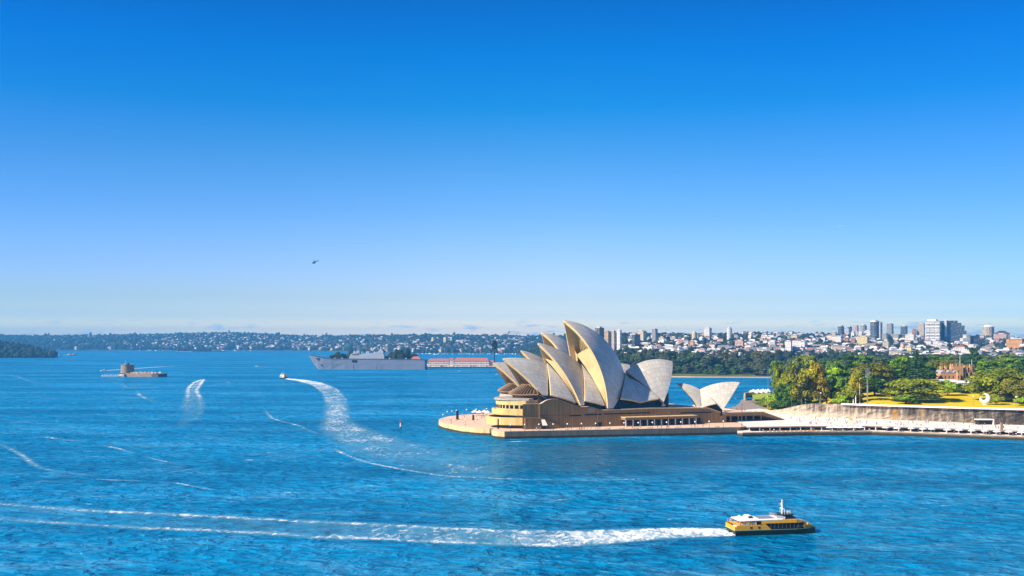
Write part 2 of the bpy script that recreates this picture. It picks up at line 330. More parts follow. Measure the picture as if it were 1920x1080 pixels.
# ------------------------------------------------------------------ foam (ribbons lying on the water)
def M_foam():
    m, nt, b = bsdf('foam')
    ge = N(nt, 'ShaderNodeNewGeometry'); mp = N(nt, 'ShaderNodeMapping'); mp.inputs['Scale'].default_value = (0.95, 0.5, 1); L(nt, ge.outputs['Position'], mp.inputs[0])
    n1 = N(nt, 'ShaderNodeTexNoise', Scale=0.42, Detail=7.0, Roughness=0.72, Distortion=0.8); L(nt, mp.outputs[0], n1.inputs['Vector'])
    n2 = N(nt, 'ShaderNodeTexNoise', Scale=0.06, Detail=4.0, Roughness=0.6); L(nt, mp.outputs[0], n2.inputs['Vector'])
    at_ = N(nt, 'ShaderNodeAttribute'); at_.attribute_name = 'tint'
    v = math_n(nt, 'MULTIPLY_ADD', n1.outputs[0], 3.8, -1.9); v = math_n(nt, 'MULTIPLY_ADD', n2.outputs[0], 2.0, v); v = math_n(nt, 'SUBTRACT', v, 1.0)
    v = math_n(nt, 'MULTIPLY_ADD', at_.outputs['Fac'], 1.5, v); v = math_n(nt, 'SUBTRACT', v, 0.75)
    al = math_n(nt, 'MULTIPLY', math_n(nt, 'MULTIPLY', v, 1.15, clamp=True), 0.92)
    al = math_n(nt, 'MULTIPLY', al, math_n(nt, 'MULTIPLY', at_.outputs['Fac'], 3.0, clamp=True))
    # milky aerated water under the foam
    n3 = N(nt, 'ShaderNodeTexNoise', Scale=0.11, Detail=6.0, Roughness=0.65); L(nt, mp.outputs[0], n3.inputs['Vector'])
    a2 = math_n(nt, 'MULTIPLY', math_n(nt, 'MULTIPLY_ADD', n3.outputs[0], 1.6, -0.3), math_n(nt, 'MULTIPLY', at_.outputs['Fac'], 1.0), clamp=True)
    c = mixc(nt, al, (0.13, 0.40, 0.56), (0.80, 0.85, 0.88))
    al = math_n(nt, 'MAXIMUM', al, a2)
    L(nt, c, b.inputs['Base Color']); b.inputs['Roughness'].default_value = 0.9; b.inputs['Specular IOR Level'].default_value = 0.1
    tr = N(nt, 'ShaderNodeBsdfTransparent'); mx = N(nt, 'ShaderNodeMixShader'); L(nt, al, mx.inputs[0]); L(nt, tr.outputs[0], mx.inputs[1]); L(nt, b.outputs[0], mx.inputs[2])
    L(nt, mx.outputs[0], nt.nodes['Material Output'].inputs[0]); return m
m_foam = M_foam()
FOAM_V, FOAM_F, FOAM_T = [], [], []
def smooth_line(pts, n):
    P = np.array(pts, float); t = np.r_[0, np.cumsum(np.hypot(*np.diff(P[:, :2], axis=0).T))]; q = np.linspace(0, t[-1], n)
    Q = np.stack([np.interp(q, t, P[:, k]) for k in range(P.shape[1])], 1)
    for _ in range(3): Q[1:-1] = (Q[:-2] + 2 * Q[1:-1] + Q[2:]) / 4
    return Q
def foam_band(name, up, lo, dens, n=70, m=11, z=0.12, edge=0.5):
    """up / lo: photo-measured points of the two borders; dens: list of (t, middle, border) densities"""
    A = smooth_line([tuple(gp(*p).xy) for p in up], n); B = smooth_line([tuple(gp(*p).xy) for p in lo], n)
    V, T = [], []
    for i in range(n):
        t = i / (n - 1); mid = np.interp(t, [d[0] for d in dens], [d[1] for d in dens]); bor = np.interp(t, [d[0] for d in dens], [d[2] for d in dens])
        for j in range(m):
            s = j / (m - 1); p = A[i] * (1 - s) + B[i] * s; V.append((p[0], p[1], z))
            e = abs(2 * s - 1); prof = mid * (1 - e ** 4) + (bor - mid) * math.exp(-((e - 0.72) / 0.16) ** 2)
            T.append(0.0 if j in (0, m - 1) else max(0, prof))
    F_ = [(i * m + j, i * m + j + 1, (i + 1) * m + j + 1, (i + 1) * m + j) for i in range(n - 1) for j in range(m - 1)]
    return tag(nmesh(name, V, F_, m_foam, T), kind='stuff')
def foam_line(name, pts, w0, w1, dens, n=60, m=7, z=0.15, group=None):
    P = smooth_line([tuple(gp(*p).xy) for p in pts], n); d = np.gradient(P, axis=0); d /= np.linalg.norm(d, axis=1)[:, None] + 1e-9
    nr = np.stack([-d[:, 1], d[:, 0]], 1); V, T = [], []
    for i in range(n):
        t = i / (n - 1); w = w0 + (w1 - w0) * t; dd = np.interp(t, [x[0] for x in dens], [x[1] for x in dens])
        for j in range(m):
            s = 2 * j / (m - 1) - 1; p = P[i] + nr[i] * s * w; V.append((p[0], p[1], z)); T.append(0 if j in (0, m - 1) else dd * (1 - s * s))
    F_ = [(i * m + j, i * m + j + 1, (i + 1) * m + j + 1, (i + 1) * m + j) for i in range(n - 1) for j in range(m - 1)]
    return tag(nmesh(name, V, F_, m_foam, T), kind='stuff')
# wake of the yellow ferry
foam_band('wake_foam', [(1372, 990), (1280, 988), (1180, 990), (1080, 993), (960, 992), (840, 986), (700, 979), (550, 972), (420, 965), (330, 960), (200, 955), (80, 947), (-60, 936)],
          [(1380, 1007), (1250, 1013), (1150, 1023), (1060, 1029), (950, 1027), (850, 1024), (700, 1016), (600, 1014), (500, 1006), (380, 1001), (280, 997), (150, 989), (60, 984), (-60, 976)],
          [(0, 1.12, 1.2), (0.18, 0.86, 1.02), (0.3, 0.66, 1.0), (0.45, 0.46, 0.92), (0.6, 0.3, 0.86), (0.8, 0.14, 0.8), (1, 0.1, 0.76)], n=220, m=23)
# wake of the far ferry, curving back towards the camera
foam_band('wake_foam', [(538, 709), (575, 712), (605, 717), (635, 728), (654, 748), (660, 772), (663, 788), (700, 804), (780, 826), (870, 850), (970, 884)],
          [(534, 711), (560, 716), (583, 723), (600, 738), (606, 757), (600, 785), (590, 808), (640, 850), (690, 872), (780, 890), (900, 902)],
          [(0, 1.25, 1.25), (0.2, .9, 1.1), (0.4, 0.6, 0.85), (0.6, 0.7, 0.7), (0.8, 0.66, 0.62), (1, 0.36, 0.3)], n=160, m=15)
foam_line('foam_streak', [(628, 843), (660, 858), (690, 868), (750, 880), (830, 893), (920, 897), (1000, 900), (1100, 901), (1190, 899)], 2.2, 1.4, [(0, .7), (.5, .8), (1, .6)], n=120)
# S-shaped wake of a small boat gone from the frame
foam_line('wake_foam', [(381, 711), (364, 717), (353, 728), (352, 740), (350, 752), (342, 772)], 3.6, 5, [(0, 1.15), (.6, .8), (1, .3)])
foam_line('wake_foam', [(382, 711), (376, 720), (368, 732), (375, 748), (378, 762), (366, 790)], 3.6, 5, [(0, 1.15), (.6, .8), (1, .3)])
foam_band('wake_foam', [(381, 711), (364, 718), (353, 730), (350, 745), (340, 775), (325, 800)], [(382, 712), (376, 721), (370, 734), (376, 750), (376, 768), (352, 800)], [(0, .8, .8), (.5, .55, .5), (1, .25, .2)], z=0.1)
foam_line('wake_foam', [(197, 695), (240, 692), (290, 688.6), (340, 685.6)], 5.5, 5.5, [(0, 1.5), (.7, 1.3), (1, .5)])
foam_line('wake_foam', [(112, 666.6), (122, 666.4), (134, 666.2)], 12, 9, [(0, .9), (1, 1.5)], n=20)
foam_line('wake_foam', [(482, 687), (496, 688), (515, 690)], 4, 3, [(0, 1.2), (1, .3)], n=20)
for pts, w, d in [([(85, 820), (100, 822), (112, 824)], 3.0, 1.1), ([(110, 825), (140, 826), (172, 825)], 1.6, .95), ([(0, 833), (25, 845), (45, 856), (60, 870), (80, 880), (110, 885), (180, 893)], 2.5, .85),
                  ([(180, 899), (220, 901), (262, 902)], 1.3, 1.1), ([(222, 901), (240, 901.5), (260, 901)], 1.2, 1.3), ([(300, 905), (330, 906), (370, 914), (400, 919)], 1.4, .9), ([(190, 835), (225, 842), (250, 850)], 2, .9), ([(270, 856), (300, 864), (330, 870)], 2, .75),
                  ([(497, 770), (510, 785), (530, 791), (560, 798), (575, 806), (600, 815)], 2.4, .9), ([(490, 850), (505, 848.5), (522, 849)], 2, 1.0), ([(455, 862), (470, 863), (480, 862)], 3, .7), ([(500, 925), (560, 924), (600, 926)], 1.5, .65), ([(300, 890), (360, 880), (410, 875)], 2, .6),
                  ([(258, 735), (262, 742), (275, 748), (290, 753)], 4, .85), ([(210, 717), (230, 722), (245, 730)], 4, .6), ([(0, 700), (30, 706), (60, 716), (95, 722)], 5, .6), ([(1030, 941), (1050, 938), (1075, 936)], 1.2, .9), ([(940, 829), (965, 828.5), (1000, 828)], 1.6, 1.05), ([(1125, 818.6), (1150, 817.8), (1175, 817.5)], 1.2, 1.1), ([(1190, 817), (1200, 816.6), (1212, 816)], 1.2, 1.15),
                  ([(410, 718), (425, 717), (432, 719)], 4, .8), ([(480, 686.5), (500, 688.5), (520, 689)], 4, .7), ([(690, 935), (720, 940), (760, 944)], 1.6, .55), ([(1510, 828), (1550, 828.5), (1585, 827.5)], 1.2, .8), ([(1130, 952), (1180, 957), (1230, 958)], 1.5, .5)]:
    foam_line('foam_streak', pts, w, w, [(0, d * .45), (.4, d * .92), (1, d * .45)], n=30)
# ------------------------------------------------------------------ quays and promenades
A20 = R(20.0); WD = Vector((math.cos(A20), math.sin(A20))); WN = Vector((-math.sin(A20), math.cos(A20))); W0 = Vector((6.5, 602.0))
def wall_pt(t, off=0.0): p = W0 + WD * t + WN * off; return (p.x, p.y)
def wall_tz(px, py, off=0.0):
    o = W0 + WN * off; k = (px - 960) / F; t = (k * o.y - o.x) / (WD.x - k * WD.y); Y = o.y + t * WD.y; return t, H - (py - YH) / F * Y
def slab(name, poly, z, side, top, z0=-3.0, kind='structure'):
    b = MB(); b.m = 0; b.prism(poly, z0, z, cap=False); b.m = 1; b.face([(p[0], p[1], z) for p in poly]); o = b.build(name, [side, top]); return tag(o, kind=kind)
arc = [(-13.9, 607.7), (-21.6, 611.4), (-32.2, 626.6 - 4), (-40.7, 640), (-46.4, 653), (-49.9, 668), (-50.6, 680), (-49, 694), (-45.5, 708), (-38, 720), (-26, 731), (-8, 744), (25, 760), (75, 780)]
slab('north_promenade', arc + [(110, 770), (90, 700), (20, 640), (-6, 612)], 4.4, m_sea_light, m_pave)
# rounded landing corner then the long straight west promenade
A12 = R(11.5); q0 = Vector((-4.5, 586.0)); qd = Vector((math.cos(A12), math.sin(A12)))
qe = q0 + qd * 150
corner = [(-11.5, 606), (-12.5, 600), (-11.8, 594), (-9.2, 589)]
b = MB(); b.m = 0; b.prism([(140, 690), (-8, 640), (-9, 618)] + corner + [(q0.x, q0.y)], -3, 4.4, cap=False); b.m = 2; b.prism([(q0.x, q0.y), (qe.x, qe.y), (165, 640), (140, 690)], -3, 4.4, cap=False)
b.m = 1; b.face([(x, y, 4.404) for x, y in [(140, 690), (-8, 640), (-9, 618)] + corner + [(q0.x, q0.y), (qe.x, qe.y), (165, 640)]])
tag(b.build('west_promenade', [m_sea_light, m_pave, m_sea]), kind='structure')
# coping stone along the seawall edge
b = MB()
b.prism([(q0.x, q0.y - .05), (qe.x, qe.y - .05), (qe.x, qe.y + .7), (q0.x, q0.y + .7)], 4.41, 4.62); tag(b.build('promenade_kerb', m_pave), kind='structure')
# lower concourse on the right: quay, covered walk, raised forecourt
Q = [(138.5, 603.5), (141, 600.5), (150, 602.5), (186, 609), (224, 610.5), (255, 598), (301, 575.5), (350, 543), (420, 500)]
def offs(line, d):
    o = []
    for i, p in enumerate(line):
        a = Vector(line[max(i - 1, 0)]); c = Vector(line[min(i + 1, len(line) - 1)]); t = (c - a).normalized(); o.append((p[0] - t.y * d, p[1] + t.x * d))
    return o
Q2 = offs(Q[2:], 9.5)
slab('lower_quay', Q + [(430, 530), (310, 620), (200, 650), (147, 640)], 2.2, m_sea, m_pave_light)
tag(MB().prism(Q[1:] + offs(Q[1:], 0.8)[::-1], 2.21, 2.62).build('quay_kerb', m_pave), kind='structure')
fore = [(147, 612)] + Q2[0:]
cliff_line = [(168, 765), (186, 750), (194, 735), (198.5, 718), (204, 705), (212, 697), (222, 689), (249, 674), (294.5, 645), (326, 625), (366, 598), (440, 545)]
cliff_z = [4.9, 5.1, 6.5, 9.0, 12.0, 14.3, 14.6, 14.4, 14.6, 14.9, 15.2, 15.4]
b = MB(); poly = fore + [(450, 560), (366, 612), (294, 660), (222, 705), (205, 760), (196, 778), (150, 736), (118, 690), (150, 660)]
b.m = 0; b.prism(poly, 4.25, 5.0, cap=False, bottom=True); b.m = 1; b.face([(x, y, 5.0) for x, y in poly])
tag(b.build('forecourt', [M('forecourt_edge', (.26, .21, .20)), m_pave_light]), kind='structure')
# headland seawall facing the cove, behind the hall
slab('cove_promenade', [(118, 690), (138, 740), (188, 825), (204, 878), (213, 912), (222, 930), (232, 925), (262, 1002), (300, 1000), (240, 760), (190, 700)], 3.9, m_sea_light, M('cove_paving', (.30, .24, .19), var=.2, scale=.3))
# recessed back wall of the covered walk and its slender columns
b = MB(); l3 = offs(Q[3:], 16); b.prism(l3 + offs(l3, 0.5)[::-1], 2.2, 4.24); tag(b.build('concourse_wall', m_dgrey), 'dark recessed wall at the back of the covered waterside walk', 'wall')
cols = smooth_line(offs(Q[2:], 10.3), 46)
for i, p in enumerate(cols):
    c = MB().box((0, 0, 0), (0.45, 0.45, 2.03)).build('concourse_column', m_pave_light); c.location = (p[0], p[1], 2.21)
    tag(c, 'short pale column holding up the forecourt edge over the waterside walk', 'column', 'columns of the covered waterside walk')
# ------------------------------------------------------------------ cut sandstone cliff and the gardens above
def M_cliff():
    m, nt, b = bsdf('cliff_rock'); tc = N(nt, 'ShaderNodeTexCoord')
    def nz(s, sc, det=6.0, ro=0.65):
        mp = N(nt, 'ShaderNodeMapping'); mp.inputs['Scale'].default_value = s; L(nt, tc.outputs['Object'], mp.inputs[0]); n = N(nt, 'ShaderNodeTexNoise', Scale=sc, Detail=det, Roughness=ro); L(nt, mp.outputs[0], n.inputs['Vector']); return n.outputs[0]
    sx_ = N(nt, 'ShaderNodeSeparateXYZ'); L(nt, tc.outputs['Object'], sx_.inputs[0]); tc_x = sx_.outputs[0]
    a = nz((1, 1, 0.12), 0.35); c2 = nz((1, 1, 0.5), 0.07, 4.0); d = nz((1, 1, 2), 0.9)
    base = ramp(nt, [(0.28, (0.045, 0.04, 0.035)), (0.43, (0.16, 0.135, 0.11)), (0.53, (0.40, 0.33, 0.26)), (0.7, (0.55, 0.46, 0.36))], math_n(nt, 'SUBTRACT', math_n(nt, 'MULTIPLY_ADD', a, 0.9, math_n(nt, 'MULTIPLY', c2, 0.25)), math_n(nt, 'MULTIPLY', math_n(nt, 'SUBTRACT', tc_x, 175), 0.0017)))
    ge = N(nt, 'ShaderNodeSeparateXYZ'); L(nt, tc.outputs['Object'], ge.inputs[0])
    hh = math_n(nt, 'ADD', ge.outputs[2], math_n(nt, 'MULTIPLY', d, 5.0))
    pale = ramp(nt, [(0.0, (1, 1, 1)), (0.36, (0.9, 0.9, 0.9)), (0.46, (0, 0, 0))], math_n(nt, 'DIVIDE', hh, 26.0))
    # the cut face is pale at the north end, turning black further along
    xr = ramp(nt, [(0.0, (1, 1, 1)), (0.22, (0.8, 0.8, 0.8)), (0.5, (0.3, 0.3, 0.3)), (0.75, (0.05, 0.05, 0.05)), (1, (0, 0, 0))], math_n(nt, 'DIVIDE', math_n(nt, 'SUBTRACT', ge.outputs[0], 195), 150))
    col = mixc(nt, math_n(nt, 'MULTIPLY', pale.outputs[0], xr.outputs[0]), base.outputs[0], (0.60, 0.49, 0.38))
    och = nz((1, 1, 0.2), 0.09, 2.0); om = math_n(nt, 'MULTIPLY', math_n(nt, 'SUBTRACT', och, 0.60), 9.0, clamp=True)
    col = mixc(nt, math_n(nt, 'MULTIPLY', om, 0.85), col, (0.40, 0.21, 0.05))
    L(nt, col, b.inputs['Base Color']); b.inputs['Roughness'].default_value = 0.9; b.inputs['Specular IOR Level'].default_value = 0.1
    bp = N(nt, 'ShaderNodeBump', Strength=0.9, Distance=0.8); L(nt, math_n(nt, 'ADD', a, d), bp.inputs['Height']); L(nt, bp.outputs[0], b.inputs['Normal']); return m
CL = smooth_line([(x, y, z) for (x, y), z in zip(cliff_line, cliff_z)], 130)
rows = []
for k in range(9):
    v = k / 8; row = []
    for i, p in enumerate(CL):
        nx, ny = -0.5, -0.86; w = (0.5 - v) * 1.6 + (RNG.random() - .5) * 1.0 * min(1, (p[2] - 5) / 5) + math.sin(i * .37) * .5
        row.append((p[0] + nx * w, p[1] + ny * w, 4.4 + (p[2] - 4.4) * v))
    rows.append(row)
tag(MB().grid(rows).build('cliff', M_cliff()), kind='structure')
pr = CL[38:]
pw = MB(); o_ = [(p[0] + .35, p[1] + .6) for p in pr]; i_ = [(p[0] - .95, p[1] - 1.5) for p in pr]
zz_ = [p[2] for p in pr]; pw.grid([[(q[0], q[1], z - .35) for q, z in zip(i_, zz_)], [(q[0], q[1], z + .7) for q, z in zip(i_, zz_)], [(q[0], q[1], z + .7) for q, z in zip(o_, zz_)], [(q[0], q[1], z - .35) for q, z in zip(o_, zz_)]])
pw.grid([[(q[0], q[1], z - .35) for q, z in zip(i_, zz_)], [(q[0], q[1], z - .35) for q, z in zip(o_, zz_)]])
tag(pw.build('parapet_wall', m_pave_light), 'long low pale stone wall along the top edge of the dark cliff', 'wall')
def garden_z(x, y):
    P = CL; d = np.hypot(P[:, 0] - x, P[:, 1] - y); i = int(d.argmin()); dist = d[i]; z0 = P[i][2]
    if z0 < 14: z0 = z0 + (15.0 - z0) * min(1, dist / 30) * min(1, max(0, (x - 196) / 25))
    shore = x - (225 + (y - 925) * (0.47 if y > 925 else 0.12)); z = z0 + 0.03 * dist
    if y > 800 and shore < 0: return 3.5 + max(-7, shore * .4)
    z = min(z, 25); k = min(1, max(0, shore / 70)); k = k * k * (3 - 2 * k)
    if y > 800: kk = min(1, (y - 800) / 100); k = 1 - kk + kk * k
    return 3.5 + (z - 3.5) * k
G_ = M('lawn', (0.30, 0.22, 0.025), var=0.3, scale=0.08, rough=0.95, spec=0.05, det=8.0)
def lawn_mat():
    m, nt, b = bsdf('lawn_grass'); tc = N(nt, 'ShaderNodeTexCoord'); n = N(nt, 'ShaderNodeTexNoise', Scale=0.05, Detail=8.0, Roughness=0.7); L(nt, tc.outputs['Object'], n.inputs['Vector'])
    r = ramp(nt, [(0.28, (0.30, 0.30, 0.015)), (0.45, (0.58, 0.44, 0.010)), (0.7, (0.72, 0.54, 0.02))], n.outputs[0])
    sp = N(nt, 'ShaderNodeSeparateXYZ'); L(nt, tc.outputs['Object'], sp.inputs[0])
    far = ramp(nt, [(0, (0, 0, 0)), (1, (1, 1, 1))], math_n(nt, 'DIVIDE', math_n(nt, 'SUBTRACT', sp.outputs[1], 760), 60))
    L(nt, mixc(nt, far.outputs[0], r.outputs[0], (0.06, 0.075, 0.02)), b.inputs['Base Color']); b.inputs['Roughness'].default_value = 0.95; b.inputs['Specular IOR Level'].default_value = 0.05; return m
gl = smooth_line([(x, y) for x, y in cliff_line], 60); rows = []
for k in range(46):
    d = 0.6 + (k / 45) ** 1.5 * 900; row = []
    for i, p in enumerate(gl):
        u = i / 59; ang = R(86 - 46 * u); x = p[0] + math.cos(ang) * d; y = p[1] + math.sin(ang) * d; row.append((x, y, garden_z(x, y) if k else garden_z(x, y)))
    rows.append(row)
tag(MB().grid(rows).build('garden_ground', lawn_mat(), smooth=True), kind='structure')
# ------------------------------------------------------------------ the sail-roofed performance hall
HALL = thing('performance_hall', 'huge hall with clusters of pale ribbed sail-shaped roof shells on a brown stone podium', 'concert hall', (60, 640, 0))
class Frame:
    """axis frame: s along the axis (south), v across it (away from the camera), z up; mp maps hall metres before placing"""
    def __init__(s, O, ang, k=1.0, s0=0.0, v0=0.0, z0=16.0):
        s.O = Vector(O); s.a = Vector((math.cos(R(ang)), math.sin(R(ang)))); s.n = Vector((-s.a.y, s.a.x)); s.k, s.s0, s.v0, s.z0 = k, s0, v0, z0
    def w(s, p):
        q = s.O + s.a * (p[0] * s.k + s.s0) + s.n * (p[1] * s.k + s.v0); return (q.x, q.y, s.z0 + (p[2] - s.z0) * s.k)
    def pick(s, px, py, v=0.0):
        k = (px - 960) / F; o = s.O + s.n * v; t = (k * o.y - o.x) / (s.a.x - k * s.a.y); Y = o.y + t * s.a.y
        return np.array([t, v, H - (py - YH) / F * Y])
def slerp(u, v, q):
    om = math.acos(max(-1, min(1, u @ v / np.linalg.norm(u) / np.linalg.norm(v))))
    if om < 1e-5: return u * (1 - q) + v * q
    return (math.sin((1 - q) * om) * u + math.sin(q * om) * v) / math.sin(om)
def fan(C, Ft, ridge, m, spread=(0.0, 0.0)):
    """ribs: great-circle arcs from the foot to each ridge point"""
    G = []
    n = len(ridge)
    for i, P in enumerate(ridge):
        u = i / (n - 1); row = []
        for j in range(m + 1):
            q = j / m; p = C + slerp(Ft - C, P - C, q); p = p + np.array([spread[0] + (spread[1] - spread[0]) * u, 0, 0]) * (1 - q) ** 2; row.append(p)
        G.append(row)
    return G
def main_shell(T, Mx, B, Ft, n=22, m=22, spread=(-1.3, 1.5)):
    P = np.array([[T[0], T[2]], [Mx[0], Mx[2]], [B[0], B[2]]]); A = 2 * np.array([P[1] - P[0], P[2] - P[0]])
    c = np.linalg.solve(A, np.array([P[1] @ P[1] - P[0] @ P[0], P[2] @ P[2] - P[0] @ P[0]])); R2 = np.linalg.norm(P[0] - c)
    w = -Ft[1]; ip = (Ft[0] - c[0]) ** 2 + (Ft[2] - c[1]) ** 2; d = (R2 ** 2 - ip - w * w) / (2 * w); C = np.array([c[0], d, c[1]])
    a0 = math.atan2(T[2] - c[1], T[0] - c[0]); a1 = math.atan2(B[2] - c[1], B[0] - c[0])
    if a1 - a0 > math.pi: a1 -= 2 * math.pi
    if a0 - a1 > math.pi: a1 += 2 * math.pi
    ridge = [np.array([c[0] + R2 * math.cos(a0 + (a1 - a0) * i / n), 0, c[1] + R2 * math.sin(a0 + (a1 - a0) * i / n)]) for i in range(n + 1)]
    return C, fan(C, np.array(Ft, float), ridge, m, spread)
def side_fan(V, A, Bp, Rr, n=12, m=16):
    """spherical triangle: arcs fan from V to the arc A-B, bulging outward (to -v / up)"""
    V, A, Bp = map(np.array, (V, A, Bp)); g = np.cross(A - V, Bp - V); g /= np.linalg.norm(g)
    if g[1] > 0: g = -g
    ab, ac = A - V, Bp - V; x = np.cross(ab, ac); cc = V + (np.cross(x, ab) * (ac @ ac) + np.cross(ac, x) * (ab @ ab)) / (2 * x @ x)
    r = np.linalg.norm(cc - V); C = cc - g * math.sqrt(max(Rr * Rr - r * r, 1)); Rr = np.linalg.norm(V - C)
    edge = [C + slerp(A - C, Bp - C, i / n) for i in range(n + 1)]
    return C, [[C + slerp(V - C, P - C, j / m) for j in range(m + 1)] for P in edge]
mir = lambda p: np.array([p[0], -p[1], p[2]])
def emit(fr, C, G, th, outer, rim, lids, both=True, bottom=False, swap=False):
    for sg in ((1, -1) if both else (1,)):
        f_ = (lambda p: fr.w(p)) if sg > 0 else (lambda p: fr.w(mir(p)))
        n, m = len(G) - 1, len(G[0]) - 1; rr = [np.linalg.norm(G[i][m] - C) for i in range(n + 1)]
        outer.grid([[f_(p) for p in r] for r in G], lambda i, j: (i / n * lids, j / m * 48), flip=sg > 0)
        I = [[C + (p - C) * (1 - th / np.linalg.norm(p - C)) for p in r] for r in G]
        for j, p in enumerate(G[0]):
            dv = C - p; dv[0] = 0.0; I[0][j] = p + dv / np.linalg.norm(dv) * th
        for r in I:
            for p in r:
                if p[1] > -0.05: p[1] = -0.05
        rim.grid([[f_(p) for p in r] for r in I], flip=sg < 0)
        for i in (0, n): rim.grid([[f_(p) for p in G[i]], [f_(p) for p in I[i]]])
        rim.grid([[f_(r[0]) for r in G], [f_(r[0]) for r in I]]); rim.grid([[f_(r[m]) for r in G], [f_(r[m]) for r in I]])
fr1 = Frame((53.4, 644.3), 22.0)
PK = {  # photo picks: tip, mid-ridge, rear of ridge, foot, half-width
    'A1': ((942.7, 671.7), (995.3, 673.7), (1026, 682.5), (1025, 746.7), 16),
    'A2': ((1008, 642.5), (1060.4, 662), (1091, 685), (1092, 759.7), 20),
    'A3': ((1056, 599.5), (1125.5, 629), (1169.8, 697), (1143.5, 766), 22),
    'A4': ((1261, 677.7), (1216.7, 675), (1173, 695.6), (1246, 761), 20)}
m_froof = M('foyer_roof_slab', (.36, .33, .30))
def build_hall(fr, full=True):
    sh = {}
    for k, (t, mx, b_, ft, w) in PK.items():
        T, Mx, B_ = (fr1.pick(*p) for p in (t, mx, b_)); Ft = fr1.pick(*ft, -w)
        sp = {'A1': (-.9, .9), 'A2': (-1.2, 1.3), 'A3': (-1.5, 2.4), 'A4': (-1.8, 1.0)}[k]
        C, G = main_shell(T, Mx, B_, Ft, spread=sp); sh[k] = (T, B_, Ft, C, G)
        o, r = MB(), MB(); emit(fr, C, G, 1.9, o, r, 13)
        ob = o.build('roof_shell', m_tile, HALL, smooth=True); r.build('shell_rim', m_conc, ob)
    # side shells closing the gaps between the main ones; they stand a little proud
    def sp(*a, v): return fr1.pick(a[0], a[1], v)
    def side(V, A, Bp, Rr, lids=7, th=1.5):
        C, G = side_fan(V, A, Bp, Rr); o, r = MB(), MB(); emit(fr, C, G, th, o, r, lids)
        ob = o.build('side_shell', m_tile, HALL, smooth=True); r.build('shell_rim', m_conc, ob); return G
    up = np.array([0, 0, 0.6])
    T2, T3 = sh['A1'][1] + up, sh['A2'][1] + up; B34 = sh['A3'][1]
    S12 = side(T2, sp(1033, 740, v=-17.5), sp(1080, 755, v=-19), 70)
    S23 = side(T3, sp(1097, 751, v=-20.5), sp(1134, 760, v=-21), 70)
    side(B34 + np.array([0.5, 0, -.6]), sp(1164, 747, v=-21.5), sp(1202, 754, v=-20.5), 60)
    side(B34 + np.array([0.6, 0, -2.4]), sp(1202, 754, v=-20.5), sp(1236, 747, v=-20), 60)
    # warm concrete infill facing north between each side shell and the rim of the next sail
    for (key, S_, q0, apx) in (('A2', S12, 0.60, (1020, 672)), ('A3', S23, 0.62, (1080, 666))):
        G = sh[key][4]; rim = G[0]; top = fr1.pick(*apx, 0.0); n = 18; rows1, rows2 = [], []
        e1 = S_[-1]                                     # top -> foot edge of the side shell
        for i in range(n + 1):
            t = i / n; p = e1[int(round(t * (len(e1) - 1)))] + np.array([0.6, 0.8, 0.2]); p = p * t + (p * (1 - t) + (top - e1[0]) * (1 - t) * (1 - t))
            q = q0 * (1 - t); x = q * (len(rim) - 1); a = int(min(x, len(rim) - 2)); r_ = rim[a] + (rim[a + 1] - rim[a]) * (x - a)
            r_ = r_ + np.array([3.6, 3.4, -0.4]) * min(1, (1 - t) * 3 + .3); rows1.append(p); rows2.append(r_)
        b = MB()
        for f_ in (fr.w, lambda p: fr.w(mir(p))):
            gr = []
            for j in range(9):
                s_ = j / 8; gr.append([f_(rows1[i] * (1 - s_) + rows2[i] * s_ + np.array([-1.0, -.8, .5]) * math.sin(math.pi * s_) * 0.6 * (1 - i / n)) for i in range(n + 1)])
            b.grid(gr)
        b.build('louvre_wall', m_conc, HALL, smooth=True)
        # glazing deep in the mouth of the sail
        g = MB(); mu = MB()
        gl, nn = [], 14
        for j in range(nn + 1):
            x = (0.52 + 0.46 * j / nn) * (len(rim) - 1); a = int(min(x, len(rim) - 2)); p = rim[a] + (rim[a + 1] - rim[a]) * (x - a); dd = 7.5 if key == 'A3' else 5.5
            pw = p + np.array([dd, 3.2, -1.0 - dd * .25]); pw[1] = min(pw[1], -.05); pe = mir(pw); gl.append([fr.w(pw * (1 - i / 10) + pe * i / 10) for i in range(11)])
        g.grid(gl); ob = g.build('glass_wall', m_gglass, HALL)
        for i in range(4, 10):
            for j in range(nn): mu.tube(Vector(gl[j][i]) + Vector((-.3, -.3, 0)), Vector(gl[j + 1][i]) + Vector((-.3, -.3, 0)), 0.5, n=5, cap=False)
        mu.build('mullions', m_conc, ob)
    # A1: ribbed bronze glass wall filling its mouth
    rim = sh['A1'][4][0]; gl = []; nn = 16
    for j in range(nn + 1):
        x = (0.10 + 0.86 * j / nn) * (len(rim) - 1); a = int(min(x, len(rim) - 2)); p = rim[a] + (rim[a + 1] - rim[a]) * (x - a)
        pw = p + np.array([2.6, 1.0, -0.9]); gl.append([fr.w(pw * (1 - i / 14) + mir(pw) * i / 14) for i in range(15)])
    g = MB().grid(gl); ob = g.build('glass_wall', m_aglass, HALL); mu = MB()
    for i in range(1, 14):
        for j in range(nn): mu.tube(Vector(gl[j][i]) + Vector((-.35, -.25, .1)), Vector(gl[j + 1][i]) + Vector((-.35, -.25, .1)), 0.2, n=5, cap=False)
    mu.build('mullions', m_bronze, ob)
    # A4: south-facing glass
    rim = sh['A4'][4][0]; gl = []
    for j in range(nn + 1):
        x = (0.05 + 0.93 * j / nn) * (len(rim) - 1); a = int(min(x, len(rim) - 2)); p = rim[a] + (rim[a + 1] - rim[a]) * (x - a)
        pw = p + np.array([-4.0, 1.0, -1.0]); gl.append([fr.w(pw * (1 - i / 10) + mir(pw) * i / 10) for i in range(11)])
    MB().grid(gl).build('glass_wall', m_dglass, HALL)
